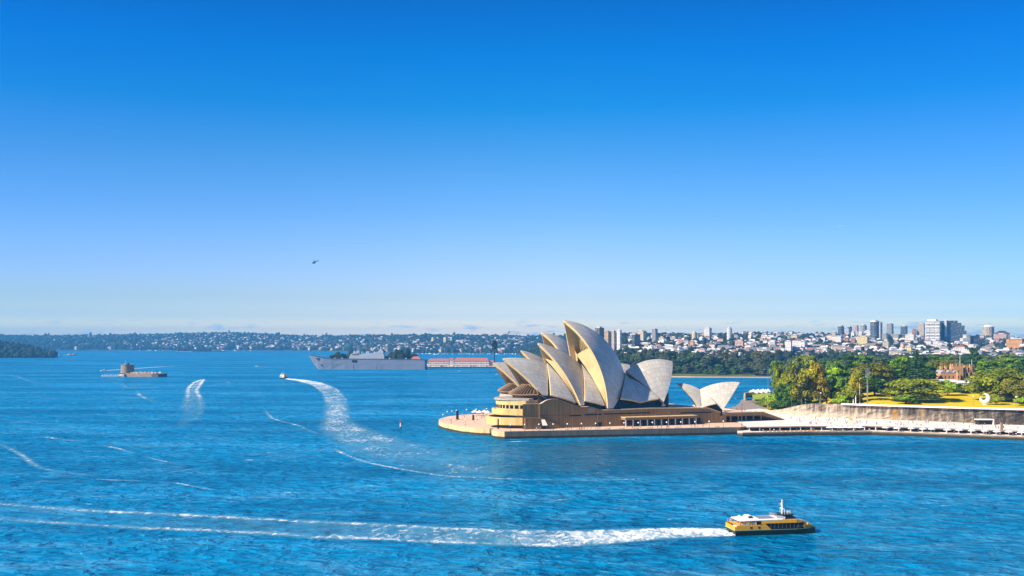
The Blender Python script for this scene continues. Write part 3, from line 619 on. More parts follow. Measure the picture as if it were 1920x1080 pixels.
    # skirt: ribbed glass hood flaring out over the bow
    NV = 18; tops, bots = [], []
    for i in range(NV + 1):
        u = i / NV * 2 - 1; fl = max(0, abs(u) - .45) / .55
        tops.append(np.array([-46.8 - 1.6 * (1 - u * u) + (1.5 if u < 0 else 0) * fl, u * 11.0, 30.8 - 2.4 * fl])); bots.append(np.array([-57.2 + 4.5 * u * u + (6.0 if u < 0 else 0) * u * u, u * 17.0, 24.6 + .6 * fl]))
    g = MB(); rows = [[fr.w(tops[i] * (1 - q) + bots[i] * q + np.array([-.2, 0, .2]) * math.sin(math.pi * q)) for i in range(NV + 1)] for q in (0, .25, .5, .75, 1)]
    g.grid(rows); low = [bots[i] + np.array([5.5, -0.06 * bots[i][1], -2.2]) for i in range(NV + 1)]; g.grid([rows[-1], [fr.w(p) for p in low]])
    hd = g.build('glass_hood', m_aglass, HALL); mu = MB()
    for i in range(NV + 1):
        for j in range(4): mu.tube(Vector(rows[j][i]) + Vector((-.1, -.15, .2)), Vector(rows[j + 1][i]) + Vector((-.1, -.15, .2)), 0.24, n=5, cap=False)
        mu.tube(Vector(rows[4][i]) + Vector((-.2, -.2, 0)), Vector(fr.w(low[i])) + Vector((-.2, -.2, -.1)), 0.2, n=5, cap=False)
    for rr in (rows[0], rows[-1]):
        for i in range(NV): mu.tube(rr[i], rr[i + 1], 0.3, n=5, cap=False)
    mu.build('hood_ribs', m_bronze, hd)
    # roof slab over the bow and the curved tiers under it
    dk = 1.0 if full else 0.42; ds = 0 if full else 5.0
    def bow(hw, depth, s0, n=28, e=2.2): return [np.array([s0 + ds - depth * dk * (1 - abs(v) ** e), v * hw, 0]) for v in np.linspace(-1, 1, n + 1)]
    def ring(o1, i1, z0, z1, name, mat, parent=HALL):
        b = MB(); f_ = lambda p, z: fr.w((p[0], p[1], z)); n = len(o1); d = [0]
        for i in range(1, n): d.append(d[-1] + np.linalg.norm(o1[i] - o1[i - 1]))
        b.grid([[f_(p, z0) for p in o1], [f_(p, z1) for p in o1]], lambda i, j: (d[j], (z0, z1)[i]))
        b.grid([[f_(p, z1) for p in o1], [f_(p, z1) for p in i1]], lambda i, j: (0, -9999)); b.grid([[f_(p, z0) for p in i1], [f_(p, z0) for p in o1]], lambda i, j: (0, -9999)); b.grid([[f_(p, z1) for p in i1], [f_(p, z0) for p in i1]])
        b.face([f_(o1[0], z0), f_(i1[0], z0), f_(i1[0], z1), f_(o1[0], z1)]); b.face([f_(o1[-1], z0), f_(i1[-1], z0), f_(i1[-1], z1), f_(o1[-1], z1)])
        return b.build(name, mat, parent)
    inn = bow(14, 6, -45)
    ring(bow(18.6, 14.6, -54.0), bow(13, 9, -48), 21.6, 22.7, 'foyer_roof', m_froof)
    w1 = bow(17.6, 11.8, -55.6); front = ring(w1, inn, 12.56, 21.58, 'bow_front', m_granite_sunlit)
    # strip of windows in the top tier, separate panes with mullion gaps
    for v in np.linspace(-0.93, 0.93, 15):
        p0, p1 = [np.array([-55.6 + ds - 11.8 * dk * (1 - abs(x) ** 2.2), x * 17.6, 0]) for x in (v - .047, v + .047)]
        tdir = (p1 - p0) / np.linalg.norm(p1 - p0); nrm = np.array([-tdir[1], tdir[0], 0]); nrm = nrm if nrm[0] < 0 else -nrm
        b = MB(); q0_, q1_ = p0 + nrm * .12, p1 + nrm * .12
        rows = [[fr.w((p[0], p[1], z)) for p in (q0_, q1_)] for z in (16.5, 18.7)]; b.grid(rows); b.grid([[fr.w((p[0] - nrm[0] * .3, p[1] - nrm[1] * .3, z)) for p in (q0_, q1_)] for z in (16.5, 18.7)]); b.build('window', m_dglass, front)
    for s0, dp, hw, z0, z1 in ((-56.6, 13.6, 18.4, 12.6, 16.0), (-57.6, 16.4, 19.2, 6.5, 11.2)): ring(bow(hw, dp, s0), bow(hw - .8, dp - .9, s0 + .5), z0, z1, 'balcony', m_granite_sunlit)
    ring(bow(18.2, 11.4, -55.9), inn, 4.42, 12.19, 'foyer_glass', m_aglass if full else m_dglass)
    for z in (6.3, 12.2): ring(bow(18.4, 13.0, -56.4), inn, z, z + .35, 'floor_slab', m_granite_sunlit)
build_hall(fr1)
s2 = fr1.pick(1014.8, 621.7, 58.0)[0] - 0.87 * fr1.pick(1056, 599.5, 0)[0]
build_hall(Frame((53.4, 644.3), 22.0, 0.87, s2, 58.0, 16.0), False)
# dark glazing of the side foyers between the feet
for fr in (fr1, Frame((53.4, 644.3), 22.0, 0.87, s2, 58.0, 16.0)):
    b = MB()
    for v in (-17.5, 17.5): b.grid([[fr.w((s_, v + (1.5 if v < 0 else -1.5) * k, z)) for s_ in np.linspace(-44, 46, 30)] for k, z in ((0, 13), (1, 24.5))])
    b.build('foyer_glass', m_dglass, HALL)
    b = MB(); b.prism([fr.w((s_, v, 0))[:2] for s_, v in ((-46, -15), (48, -15), (48, 15), (-46, 15))], 13, 24.0); b.build('hall_core', m_dgrey, HALL)
# small restaurant sails on the near south corner
fr3 = Frame((0, 0), -6.0); c3 = at(1330, 765, 656); fr3.O = Vector((c3.x, c3.y))
for k, (t, mx, b_, ft, w, lids) in {'R1': ((1268, 718), (1292, 721.3), (1312.5, 730.2), (1311.5, 764), 9, 8), 'R2': ((1387.4, 717), (1345.6, 718.4), (1312, 730.2), (1356, 771.5), 9, 8)}.items():
    T, Mx, B_ = (fr3.pick(*p) for p in (t, mx, b_)); Ft = fr3.pick(*ft, -w); C, G = main_shell(T, Mx, B_, Ft, spread=(-.9, .9) if k == 'R1' else (-.8, .9))
    o, r = MB(), MB(); emit(fr3, C, G, 0.9, o, r, lids); ob = o.build('roof_shell', m_tile, HALL, smooth=True); r.build('shell_rim', m_conc, ob)
    rim = G[0]; gl = []; d_ = 2.5 if k == 'R1' else -2.5
    for j in range(13):
        x = (0.08 + 0.86 * j / 12) * (len(rim) - 1); a = int(min(x, len(rim) - 2)); p = rim[a] + (rim[a + 1] - rim[a]) * (x - a) + np.array([d_, .6, -.7]); gl.append([fr3.w(p * (1 - i / 8) + mir(p) * i / 8) for i in range(9)])
    MB().grid(gl).build('glass_wall', m_dglass, HALL)
B3 = fr3.pick(1313, 731, 0); C, G = side_fan(B3, fr3.pick(1316, 764, -9.3), fr3.pick(1343, 757, -9.2), 32, 10, 12)
o, r = MB(), MB(); emit(fr3, C, G, 0.8, o, r, 6); ob = o.build('side_shell', m_tile, HALL, smooth=True); r.build('shell_rim', m_conc, ob)
b = MB(); b.prism([fr3.w((s_, v, 0))[:2] for s_, v in ((-4, -5.5), (8, -5.5), (8, 5.5), (-4, 5.5))], 9, 17.0); b.build('foyer_glass', m_dglass, HALL)
# ------------------------------------------------------------------ podium
prof = [(985, 757.5), (1014, 757), (1017, 755.5), (1022, 752), (1027, 749.6), (1034, 748.2), (1041, 747.9), (1047, 748.2), (1054, 750.3), (1062, 753.2), (1070, 756.2), (1078, 759.2), (1085, 761.5), (1091, 763), (1098, 762.6), (1104, 762.2), (1110, 763), (1117, 765), (1124, 767.5), (1130, 768.9), (1165, 768.2), (1222, 765.6), (1326, 765), (1331, 766), (1340, 769.3), (1362, 777.3)]
pts = [wall_tz(*p) for p in prof]; pts[0] = (0.0, pts[0][1])
b = MB(); f_ = [(wall_pt(t) + (4.3,), wall_pt(t) + (z,)) for t, z in pts]
b.grid([[q[0] for q in f_], [q[1] for q in f_]], lambda i, j: (pts[j][0], (4.3, pts[j][1])[i]))
b.m = 1
for d0, d1 in ((0, 1.2), (1.2, 95)):
    zz = lambda z, d: z if d < 60 else min(z, 15.5)
    sk = lambda t, d: t if t > 40 else t + (40 - t) / 40 * 36 * d / 95
    b.grid([[wall_pt(sk(t, d0), d0) + (zz(z, d0),) for t, z in pts], [wall_pt(sk(t, d1), d1) + (zz(z, d1),) for t, z in pts]], lambda i, j: (0, -9999))
b.m = 0
b.face([wall_pt(0) + (4.3,), wall_pt(0) + (pts[0][1],), wall_pt(36, 95) + (15.5,), wall_pt(36, 95) + (4.3,)], [(0, 4), (0, 16), (95, 16), (95, 4)])
te, ze = pts[-1]; b.face([wall_pt(te) + (4.3,), wall_pt(te) + (ze,), wall_pt(te, 95) + (ze,), wall_pt(te, 95) + (4.3,)], [(0, 4), (0, 12), (95, 12), (95, 4)])
POD = b.build('podium', [m_granite, m_pave], HALL)
def wbox(t0, t1, z0, z1, out, name, mat, parent=POD, depth=0.4):
    bb = MB(); bb.prism([wall_pt(t0, -out), wall_pt(t1, -out), wall_pt(t1, depth), wall_pt(t0, depth)], z0, z1, bottom=True); return bb.build(name, mat, parent)
def wt(px, py=780): return wall_tz(px, py)[0]
def wz(px, py): return wall_tz(px, py)[1]
# pale coping along the top edge
b = MB(); k = [p for p in pts if p[0] > wt(1160)]
b.grid([[wall_pt(t, d) + (z + dz,) for t, z in k] for d, dz in ((-.12, -.25), (-.12, .35), (.8, .35), (.8, -.1))], lambda i, j: (0, -9999)); b.build('coping', m_conc, POD)
for x0, x1, y0, y1 in ((1067.5, 1090, 778.3, 780.8), (1096, 1128, 776.5, 779), (1132, 1219, 775.2, 777.4), (1275.5, 1334, 773.2, 775.6)):
    wbox(wt(x0), wt(x1), wz(x0, y1), wz(x0, y0), 0.05, 'window_slit', m_black)
for x0, x1, y0, y1 in ((1117, 1128.5, 792, 799), (1303.8, 1313.5, 783.2, 796)): wbox(wt(x0), wt(x1), 4.41, wz(x0, y0), 0.06, 'doorway', m_black)
for x0, x1, y0, y1 in ((1102, 1114, 766, 773.5), (1252, 1255, 769, 775)): wbox(wt(x0), wt(x1), wz(x0, y1), wz(x0, y0), 0.04, 'vent_panel', m_bronze)
# joint line half way up the high wall, lower stair block in front
wbox(wt(1014.5), wt(1068), wz(1040, 778.6), wz(1040, 778.0), 0.04, 'panel_joint', m_dgrey); wbox(wt(1010.5), wt(1014.5), 9.6, wz(1012, 757.5), 0.5, 'wall_pier', m_granite)
b = MB(); st = [(985, 783.6), (1000, 783.6), (1018, 784), (1062, 803)]; k = [(wall_tz(*p, -2.2)[0], max(wall_tz(*p, -2.2)[1], 4.4)) for p in st]
b.grid([[wall_pt(t, -2.2) + (4.35,) for t, z in k], [wall_pt(t, -2.2) + (z,) for t, z in k], [wall_pt(t, 0.1) + (z,) for t, z in k]], lambda i, j: (k[j][0], (4.4, k[j][1], -9999)[i])); b.face([wall_pt(k[0][0], -2.2) + (4.35,), wall_pt(k[0][0], -2.2) + (k[0][1],), wall_pt(k[0][0], .1) + (k[0][1],), wall_pt(k[0][0], .1) + (4.35,)]); b.build('stair_wall', m_granite, POD)
# kiosk with white hood
KI = wbox(wt(1011.5), wt(1018.5), 4.41, 7.6, 4.6, 'kiosk', m_black, POD, depth=-2.3); b = MB()
a0, a1 = wt(1010.5), wt(1020.3); b.grid([[wall_pt(a0, -5.6) + (6.9,), wall_pt(a1, -5.6) + (6.9,)], [wall_pt(a0 + .6, -2.4) + (10.2,), wall_pt(a1 - .6, -2.4) + (10.2,)]]); b.grid([[wall_pt(a0, -5.6) + (6.6,), wall_pt(a1, -5.6) + (6.6,)], [wall_pt(a0, -5.6) + (6.9,), wall_pt(a1, -5.6) + (6.9,)]]); b.build('kiosk_roof', m_pave_light, KI)
# colonnade
t0, t1 = wt(1164.5), wt(1297.5)
LO = wbox(t0, t1, 8.55, 10.0, 6.2, 'colonnade', m_granite); b = MB(); b.prism([wall_pt(t0 - .3, -6.5), wall_pt(t1 + .3, -6.5), wall_pt(t1 + .3, -.1), wall_pt(t0 - .3, -.1)], 10.02, 10.35); b.build('coping', m_conc, LO)
for i in range(11): t = t0 + .5 + (t1 - t0 - 1) * i / 10; wbox(t - .32, t + .32, 4.41, 8.54, 6.1, 'column', m_lgrey, LO, depth=-5.5)
for i in range(10): t = t0 + .9 + (t1 - t0 - 1) * i / 10; wbox(t + .2, t + (t1 - t0 - 1) / 10 - 1.1, 4.42, 8.5, 3.4, 'shop_glass', m_dglass, LO, depth=-3.2)
# south stair: slab over the vehicle concourse, side parapet falling to the forecourt, broad steps
zs, tA, tB, tC = 11.0, te + .1, wt(1431, 776), wt(1471, 790)
b = MB(); P = [(tA, zs - 2.4), (tA, zs), (tB, zs), (tC, 5.05), (tC - 5, 5.05), (tB - .5, zs - 2.6)]
def ext(b, P, d0, d1, capm=None):
    n = len(P)
    for i in range(n):
        (ta, za), (tb, zb) = P[i], P[(i + 1) % n]; b.face([wall_pt(ta, d0) + (za,), wall_pt(tb, d0) + (zb,), wall_pt(tb, d1) + (zb,), wall_pt(ta, d1) + (za,)], [(0, -9999)] * 4)
    b.face([wall_pt(t, d0) + (z,) for t, z in P], [(t, z) for t, z in P]); b.face([wall_pt(t, d1) + (z,) for t, z in P][::-1], [(t, z) for t, z in P][::-1])
ext(b, P, 0.0, 1.6); ST = b.build('stair_parapet', m_granite, HALL)
b = MB(); ns = 34; ext(b, [(tA, zs - 2.4), (tA, zs - .9), (tB, zs - .9), (tB, zs - 2.4)], 1.62, 34)
for i in range(ns): ta = tB + (tC - tB) * i / ns; tb2 = tB + (tC - tB) * (i + 1) / ns; z = zs - .9 - (zs - 5.9) * (i + .5) / ns; ext(b, [(ta, z - 1.2), (ta, z), (tb2, z), (tb2, z - 1.2)], 1.62, 92)
b.build('grand_stair', m_pave, HALL)
b = MB(); ext(b, [(tA, 4.5), (tA, 8.5), (tB, 8.5), (tB + 2, 4.5)], 14, 14.6); b.build('undercroft_wall', m_dgrey, HALL)
for i in range(5): t = tA + 3 + (tB - tA - 5) * i / 4; wbox(t, t + .7, 4.41, zs - 2.42, 0, 'undercroft_pier', m_granite, ST, depth=1.0)
b = MB(); ext(b, [(tA, zs - .35), (tA, zs + .05), (tB, zs + .05), (tC, 5.4), (tC, 5.1), (tB, zs - .35)], -0.15, -0.01); b.build('stair_band', m_conc, ST)
# ------------------------------------------------------------------ vessels
m_yel = M('ferry_yellow', (0.70, 0.34, 0.012), rough=0.4, var=0.08, spec=0.5); m_grn = M('ferry_green', (0.003, 0.014, 0.008), rough=0.4, var=0.15, spec=0.5); m_navy = M('warship_grey', (0.19, 0.225, 0.30), rough=0.6, var=0.10, scale=0.08, stretch=(1, 1, 0.3))
m_cream = M('cream_paint', (0.75, 0.66, 0.42), var=0.06); m_sand = M_panel('sandstone_blocks', (0.46, 0.33, 0.22), joint=2.0, jw=0.1, dark=0.75, hjoint=1.2); m_roofred = M('roof_tile_red', (0.42, 0.15, 0.11), var=0.2, scale=0.6); m_rock = M('rock', (0.12, 0.10, 0.08), var=0.5, scale=0.3, bump=0.6)
def yellow_ferry():
    t = thing('ferry', 'yellow and green double-hulled ferry with a white roof and mast, trailing a long white wake', 'ferry')
    def station(x, hw, z0, z1, tum=0.0): return [(x, -hw, z0), (x, -hw + tum, z1), (x, hw - tum, z1), (x, hw, z0)]
    for s in (-1, 1):   # slim hulls
        b = MB(); secs = []
        for x, w, zt in ((0, 1.15, 1.15), (2, 1.25, 1.2), (10, 1.3, 1.3), (19, 1.25, 1.45), (24, .8, 1.65), (26.6, .12, 1.75)): secs.append([(x, s * 2.75 - w, zt), (x, s * 2.75 - w * .8, -.6), (x, s * 2.75 + w * .8, -.6), (x, s * 2.75 + w, zt)])
        b.loft(secs, close=True); h = b.build('hull', m_grn, t)
        b = MB(); b.box((-0.55, s * 2.75, 0.15), (1.1, 1.9, .25)); b.build('stern_platform', m_white, h)
    b = MB(); b.prism([(-.2, -4.02), (20, -4.02), (24.5, -3.3), (27.0, -1.2), (27.2, 0), (27.0, 1.2), (24.5, 3.3), (20, 4.02), (-.2, 4.02)], 1.05, 1.75, bottom=True); b.build('deck', m_grn, t)
    b = MB(); b.prism([(-.4, -4.06), (20, -4.06), (24.6, -3.34), (27.2, -1.2), (27.2, 1.2), (24.6, 3.34), (20, 4.06), (-.4, 4.06)], 1.62, 1.72); b.build('rubbing_strake', M('pale_green', (.3, .45, .3)), t)
    # yellow bulwark of the stern half, nose of the bow
    b = MB()
    for s in (-1, 1): b.prism([(0.2, s * 4.0), (9.6, s * 4.0), (9.6, s * 3.8), (0.2, s * 3.8)], 1.75, [3.15, 3.15, 3.15, 3.15], bottom=True); b.face([(9.6, s * 4.0, 1.75), (11.6, s * 4.0, 1.75), (9.6, s * 4.0, 3.6)]); b.face([(9.6, s * 4.0, 3.6), (8.6, s * 4.0, 3.6), (8.6, s * 4.0, 3.15), (9.6, s * 4.0, 3.15)])
    b.prism([(-.2, -3.9), (.1, -3.9), (.1, 3.9), (-.2, 3.9)], 1.75, 2.9); b.build('bulwark', m_yel, t)
    b = MB(); secs = [[(x, -w, 1.76), (x, -w, zt * .75 + .5), (x, -w * .75, zt), (x, w * .75, zt), (x, w, zt * .75 + .5), (x, w, 1.76)] for x, w, zt in ((22.6, 3.5, 3.35), (24.6, 2.9, 2.95), (26.2, 1.9, 2.5), (27.0, .7, 2.1))]; b.loft(secs); b.build('bow_shell', m_yel, t)
    b = MB(); secs = [[(x, -w, 1.76), (x, -w + .25, zt), (x, w - .25, zt), (x, w, 1.76)] for x, w, zt in ((6.6, 3.86, 3.62), (20, 3.86, 3.62), (22.6, 3.4, 3.4), (24.2, 2.7, 2.9))]; b.loft(secs); cab = b.build('cabin', m_black, t)
    b = MB(); secs = [[(x, -w, 3.62), (x, -w + .1, zt), (x, w - .1, zt), (x, w, 3.62)] for x, w, zt in ((8.5, 3.95, 4.5), (14, 3.95, 4.55), (20, 3.9, 4.5), (22, 3.5, 4.1), (23.3, 3.0, 3.7))]; b.loft(secs); b.build('upper_band', m_yel, t)
    # open stern: posts, seats, upper deck floor and white roof
    b = MB(); b.box((6.2, 0, 1.76), (.5, 6.8, 1.9)); b.box((4.8, -2.2, 3.2), (3.2, .25, 1.1)); b.box((4.8, 2.2, 3.2), (3.2, .25, 1.1)); b.box((4.6, 0, 3.05), (7.5, 7.6, .18)); b.build('upper_deck', m_yel, t)
    for x in (1.6, 4.2, 6.6):
        for s in (-1, 1): MB().box((x, s * 3.7, 3.2), (.28, .28, 1.25)).build('post', m_yel, t)
    b = MB(); secs = [[(x, -w, z), (x, -w, z + .22), (x, 0, z + .42), (x, w, z + .22), (x, w, z)] for x, w, z in ((1.4, 3.5, 4.42), (3, 3.9, 4.45), (8.5, 3.9, 4.5), (15.5, 3.85, 4.55))]; b.loft(secs); rf = b.build('roof', m_white, t)
    MB().box((5.6, .2, 4.75), (2.4, 2.6, .9), tx=.6).build('roof_housing', m_white, rf); MB().box((6.0, -1.15, 4.85), (1.3, .1, .7)).build('vent', m_dgrey, rf); MB().box((3.2, 1.2, 4.7), (.6, .6, .8)).build('locker', m_white, rf)
    MB().box((10.8, 0, 4.83), (5.2, 4.6, .16)).build('solar_panel', m_navy, rf)
    for s in (-1, 1):
        b = MB(); b.face([(14.2, s * 2.9, 4.6), (16.6, s * 2.9, 4.6), (16.8, s * 2.6, 5.3), (13.6, s * 2.6, 5.95)]); b.face([(14.2, s * 2.75, 4.6), (16.6, s * 2.75, 4.6), (16.8, s * 2.45, 5.3), (13.6, s * 2.45, 5.95)]); b.build('fin', m_lgrey, t)
    b = MB(); secs = [[(x, -w, z0), (x, -w * .9, z1), (x, w * .9, z1), (x, w, z0)] for x, w, z0, z1 in ((16.2, 2.4, 4.5, 5.6), (19.2, 2.4, 4.45, 5.7), (20.6, 2.0, 4.3, 4.9))]; b.loft(secs); wh = b.build('wheelhouse', m_dglass, t)
    b = MB(); b.prism([(16.0, -2.4), (19.4, -2.4), (20.1, -1.6), (20.1, 1.6), (19.4, 2.4), (16.0, 2.4)], 5.66, 5.84, bottom=True); b.build('wheelhouse_roof', m_grn, wh)
    ms = MB().tube((16.9, 0, 5.8), (16.9, 0, 10.2), .22, .16).build('mast', m_white, t); MB().box((16.9, 0, 7.4), (.2, 2.2, .15)).build('crosstree', m_white, ms); MB().box((16.9, 0, 9.4), (.34, .34, .8)).build('lantern', m_white, ms)
    b = MB(); b.grid([[(16.7 - x, .1 * math.sin(x * 4), z + .05 * math.sin(x * 5)) for x in np.linspace(0, 1.1, 6)] for z in (8.35, 8.8, 9.3)]); b.m = 1; b.grid([[(16.7 - x * .7, .1 * math.sin(x * 4), z + .05 * math.sin(x * 5)) for x in np.linspace(0, 1.1, 6)] for z in (9.31, 9.75)]); b.build('flag', [m_white, m_red], ms)
    MB().box((19.2, .3, 5.84), (1.1, .9, .8), tx=.8).build('radar', m_white, wh)
    for s in (-1, 1): MB().tube((17, s * 1.6, 5.8), (17, s * 1.6, 7.6), .06).build('aerial', m_white, wh)
    MB().ball((24.0, -2.95, 2.95), .42, 6).build('life_ring', m_yel, t)
    b = MB(); b.grid([[(x, -w, z) for x, w, z in ((20.4, 2.4, 4.62), (22.2, 2.2, 4.22), (23.6, 1.9, 3.75), (25.6, 1.4, 2.95))], [(x, -w + .9, z + .08) for x, w, z in ((20.4, 2.4, 4.62), (22.2, 2.2, 4.22), (23.6, 1.9, 3.75), (25.6, 1.4, 2.95))]]); b.build('bow_stair', m_white, t)
    for s in (-1, 1):
        b = MB()
        for z in (2.25, 2.65): b.tube((20.2, s * 3.75, z), (24.2, s * 3.1, z), .035, n=4)
        for q in np.linspace(0, 1, 7): b.tube((20.2 + 4 * q, s * (3.75 - .65 * q), 1.75), (20.2 + 4 * q, s * (3.75 - .65 * q), 2.65), .035, n=4)
        b.build('railing', m_steel, t)
        b = MB()
        for z in (3.55, 3.95): b.tube((.4, s * 3.85, z), (6.8, s * 3.85, z), .04, n=4)
        for q in np.linspace(.4, 6.8, 9): b.tube((q, s * 3.85, 3.1), (q, s * 3.85, 3.95), .04, n=4)
        b.build('railing', m_white, t)
        b = MB()
        for q in np.linspace(11.5, 20.5, 8): b.box((q, s * 3.75, 1.9), (.14, .28, 1.7))
        b.build('window_mullions', m_dgrey, cab)
    for x in (5.0, 7.6): MB().box((x, -4.03, 2.1), (.7, .06, .7)).build('porthole', m_dgrey, t)
    for i in range(9): MB().box((1.0 + i * .15, -3.0 + i * .75, 1.76), (.4, .45, 1.2), tx=.7).build('seat', m_white, t)
    return t
fy = yellow_ferry(); p = gp(1374, 1004); fy.location = (p.x, p.y + 2.6, 0); fy.rotation_euler = (0, 0, R(9)); fy.scale = (0.97, 0.97, 0.97)
def green_ferry(name, label, loc, rz, k=1.0):
    t = thing(name, label, 'ferry'); b = MB(); secs = []
    for x, w, z in ((-17, 1.0, 2.3), (-13, 4.2, 2.0), (0, 5.0, 1.9), (13, 4.2, 2.1), (17, .6, 2.5)): secs.append([(x, -w, z), (x, -w * .8, -.4), (x, w * .8, -.4), (x, w, z)])
    b.loft(secs); b.build('hull', m_grn, t)
    for n_, l0, l1, w, z0, z1, mt in (('lower_deck', -14, 14, 4.6, 1.9, 4.6, m_cream), ('upper_deck', -12, 12, 4.2, 4.9, 7.2, m_cream)):
        b = MB(); b.prism([(l0, -w * .6), (l0 + 3, -w), (l1 - 3, -w), (l1, -w * .6), (l1, w * .6), (l1 - 3, w), (l0 + 3, w), (l0, w * .6)], z0, z1, bottom=True); d = b.build(n_, mt, t)
        b = MB()
        for s in (-1, 1): b.box(((l0 + l1) / 2, s * (w + .01), z0 + 1.0), (l1 - l0 - 7, .08, 1.0))
        for e in (l0, l1): b.box((e, 0, z0 + 1.0), (.1, w * 1.1, 1.0))
        b.build('window_band', m_dglass, d)
        b = MB(); b.prism([(l0 - .8, -w * .6), (l0 + 3, -w - .3), (l1 - 3, -w - .3), (l1 + .8, -w * .6), (l1 + .8, w * .6), (l1 - 3, w + .3), (l0 + 3, w + .3), (l0 - .8, w * .6)], z1 + .01, z1 + .25, bottom=True); b.build('deck_edge', m_white, d)
    for e in (-8.5, 8.5): wh = MB().box((e, 0, 7.5), (3.2, 4.2, 2.1), tx=.85, ty=.9).build('wheelhouse', m_cream, t); MB().box((e, 0, 8.5), (3.25, 4.0, .7)).build('window_band', m_dglass, wh); MB().box((e, 0, 9.62), (3.5, 4.4, .2)).build('roof', m_white, wh)
    MB().tube((0, 0, 7.4), (0, 0, 11.0), 1.1, .9, 10).build('funnel', m_grn, t); MB().tube((4, 0, 7.4), (4, 0, 14), .18).build('mast', m_white, t)
    t.location = loc; t.rotation_euler = (0, 0, rz); t.scale = (k, k, k); return t
p = gp(530, 709.5); green_ferry('ferry', 'cream and green ferry sailing away at the head of the curved white wake', (p.x, p.y + 6, 0), R(118), 0.8)
p = gp(134, 666.5); green_ferry('ferry', 'small cream ferry far off beside the wooded point at left', (p.x, p.y, 0), R(4), 1.25).scale.z = 0.75
# grey helicopter carrier moored across the bay
def warship():
    t = thing('warship', 'long grey naval helicopter carrier with a ski-jump bow moored across the bay', 'warship')
    b = MB(); xs = [(0, 13.5, 13.5, 19.8), (8, 14, 14, 20.4), (60, 14.5, 15.5, 21.4), (120, 14.5, 16, 21.6), (170, 13.5, 16, 21.8), (200, 10, 15.5, 22.4), (218, 6.0, 13.5, 24.0), (230, 2.4, 10.5, 26.0), (240, .25, 7, 28.0), (246, .2, 4.0, 29.4), (252, .15, 1.2, 30.4)]
    secs = []
    for x, wl, wd, zt in xs:
        zb = -1.0 if x < 232 else (-1.0 + (x - 232) * 1.3 if x < 241 else 10.7 + (x - 241) * 1.75)
        secs.append([(x, -wd, zt), (x, -(wl * .35 + wd * .65), zt * .6 + zb * .4), (x, -wl, zb), (x, wl, zb), (x, wl * .35 + wd * .65, zt * .6 + zb * .4), (x, wd, zt)])
    b.loft(secs); h = b.build('hull', m_navy, t)
    b = MB(); secs = [[(x, -wd - .5, zt), (x, wd + .5, zt), (x, wd + .5, zt + .7), (x, -wd - .5, zt + .7)] for x, wl, wd, zt in xs]; b.loft(secs); b.build('flight_deck', m_dgrey, t)
    MB().box((149, -15.62, 15.2), (12, .8, 4.6), tx=.85).build('boat_bay', m_black, h)
    for x in (104, 92, 153): MB().box((x, -15.2, 1.5), (.35, .6, 12)).build('fender_line', m_lgrey, h)
    MB().box((226, -10.8, 21.0), (14, 1.2, 2.4)).build('bow_recess', m_black, h); MB().box((1.8, 0, 17.4), (3.8, 24, 2.9)).build('stern_gallery', m_black, h)
    MB().tube((222, -9.4, 10), (222, -8.3, 8.2), 1.2, n=10).build('anchor', m_dgrey, h)
    isl = MB(); prof_ = [(90, 22), (90, 31), (93, 33.5), (107, 33.5), (110, 31.5), (128, 31.5), (134, 29.5), (142, 32.5), (158, 34.0), (163, 31.0), (166, 22)]
    n = len(prof_); isl.face([(x, 3, z) for x, z in prof_]); isl.face([(x, 14, z) for x, z in prof_][::-1])
    for i in range(n): (xa, za), (xb, zb2) = prof_[i], prof_[(i + 1) % n]; isl.face([(xa, 3, za), (xb, 3, zb2), (xb, 14, zb2), (xa, 14, za)])
    m_isl = M('warship_pale_grey', (0.36, 0.40, 0.48), var=.12, scale=.1); I = isl.build('island', m_isl, t)
    MB().box((151, 2.9, 30.2), (15, .3, 1.6)).build('bridge_window', m_black, I)
    b = MB(); b.box((98, 8, 33.4), (13, 8, 5.5), tx=.8, ty=.8); b.box((98, 8, 38.8), (6, 5, 4), tx=.6, ty=.7); b.box((98, 8, 42.7), (2.4, 2.4, 4)); b.build('mast_tower', m_isl, I)
    b = MB(); b.box((126, 8, 31.4), (9, 7, 6.5), tx=.8); b.build('funnel', m_isl, I); b = MB(); b.box((147, 8, 33.6), (9, 7, 4.5), tx=.75); b.box((147, 8, 38.5), (3, 3, 2.5)); b.build('radar_tower', m_isl, I)
    for x, w, z, h_ in ((100, 17, 33.6, 2.6), (118, 14, 31.6, 2.4), (134, 9, 29.7, 3.2), (150, 12, 33.9, 2.2)): MB().box((x, 6.5, z), (w, 6, h_), tx=.92).build('deckhouse', m_isl, I)
    for x in (93, 99, 103, 111, 121, 129, 144, 149, 155): MB().tube((x, 5 + (x % 4), 31), (x, 5 + (x % 4), 41 + (x % 5) * 1.6), .3, .12, 5).build('aerial', m_lgrey, I)
    for x, z, y in ((98, 47, 8), (104, 43, 6), (120, 36, 8), (126, 38, 9), (147, 41, 8), (135, 30, 7), (154, 34, 6)): MB().tube((x, y, z - 2), (x, y, z + 6.5), .35, .12, 5).build('aerial', m_lgrey, I)
    for x, y, z in ((110, 5, 31.5), (140, 9, 32.0), (156, 9, 33.6)): MB().tube((x, y, z), (x, y, z + 1.2), .8).ball((x, y, z + 2.4), 1.6, 6).build('radome', m_white, I)
    for x in (40, 75, 176, 192): MB().box((x, -12, 22.1), (3.0, 2.2, 2.2)).build('deck_vehicle', m_lgrey, t)
    def flip(o):
        for ch in KIDS.get(o.name, []):
            ch.data.transform(Matrix.Diagonal((1, -1, 1, 1))); ch.data.flip_normals(); flip(ch)
    flip(t); return t
ws = warship(); pa, pb = gp(797.5, 693), gp(590, 692.5); ws.location = (pa.x, pa.y + 14, 0); ws.rotation_euler = (0, 0, math.atan2(pb.y - pa.y, pb.x - pa.x))
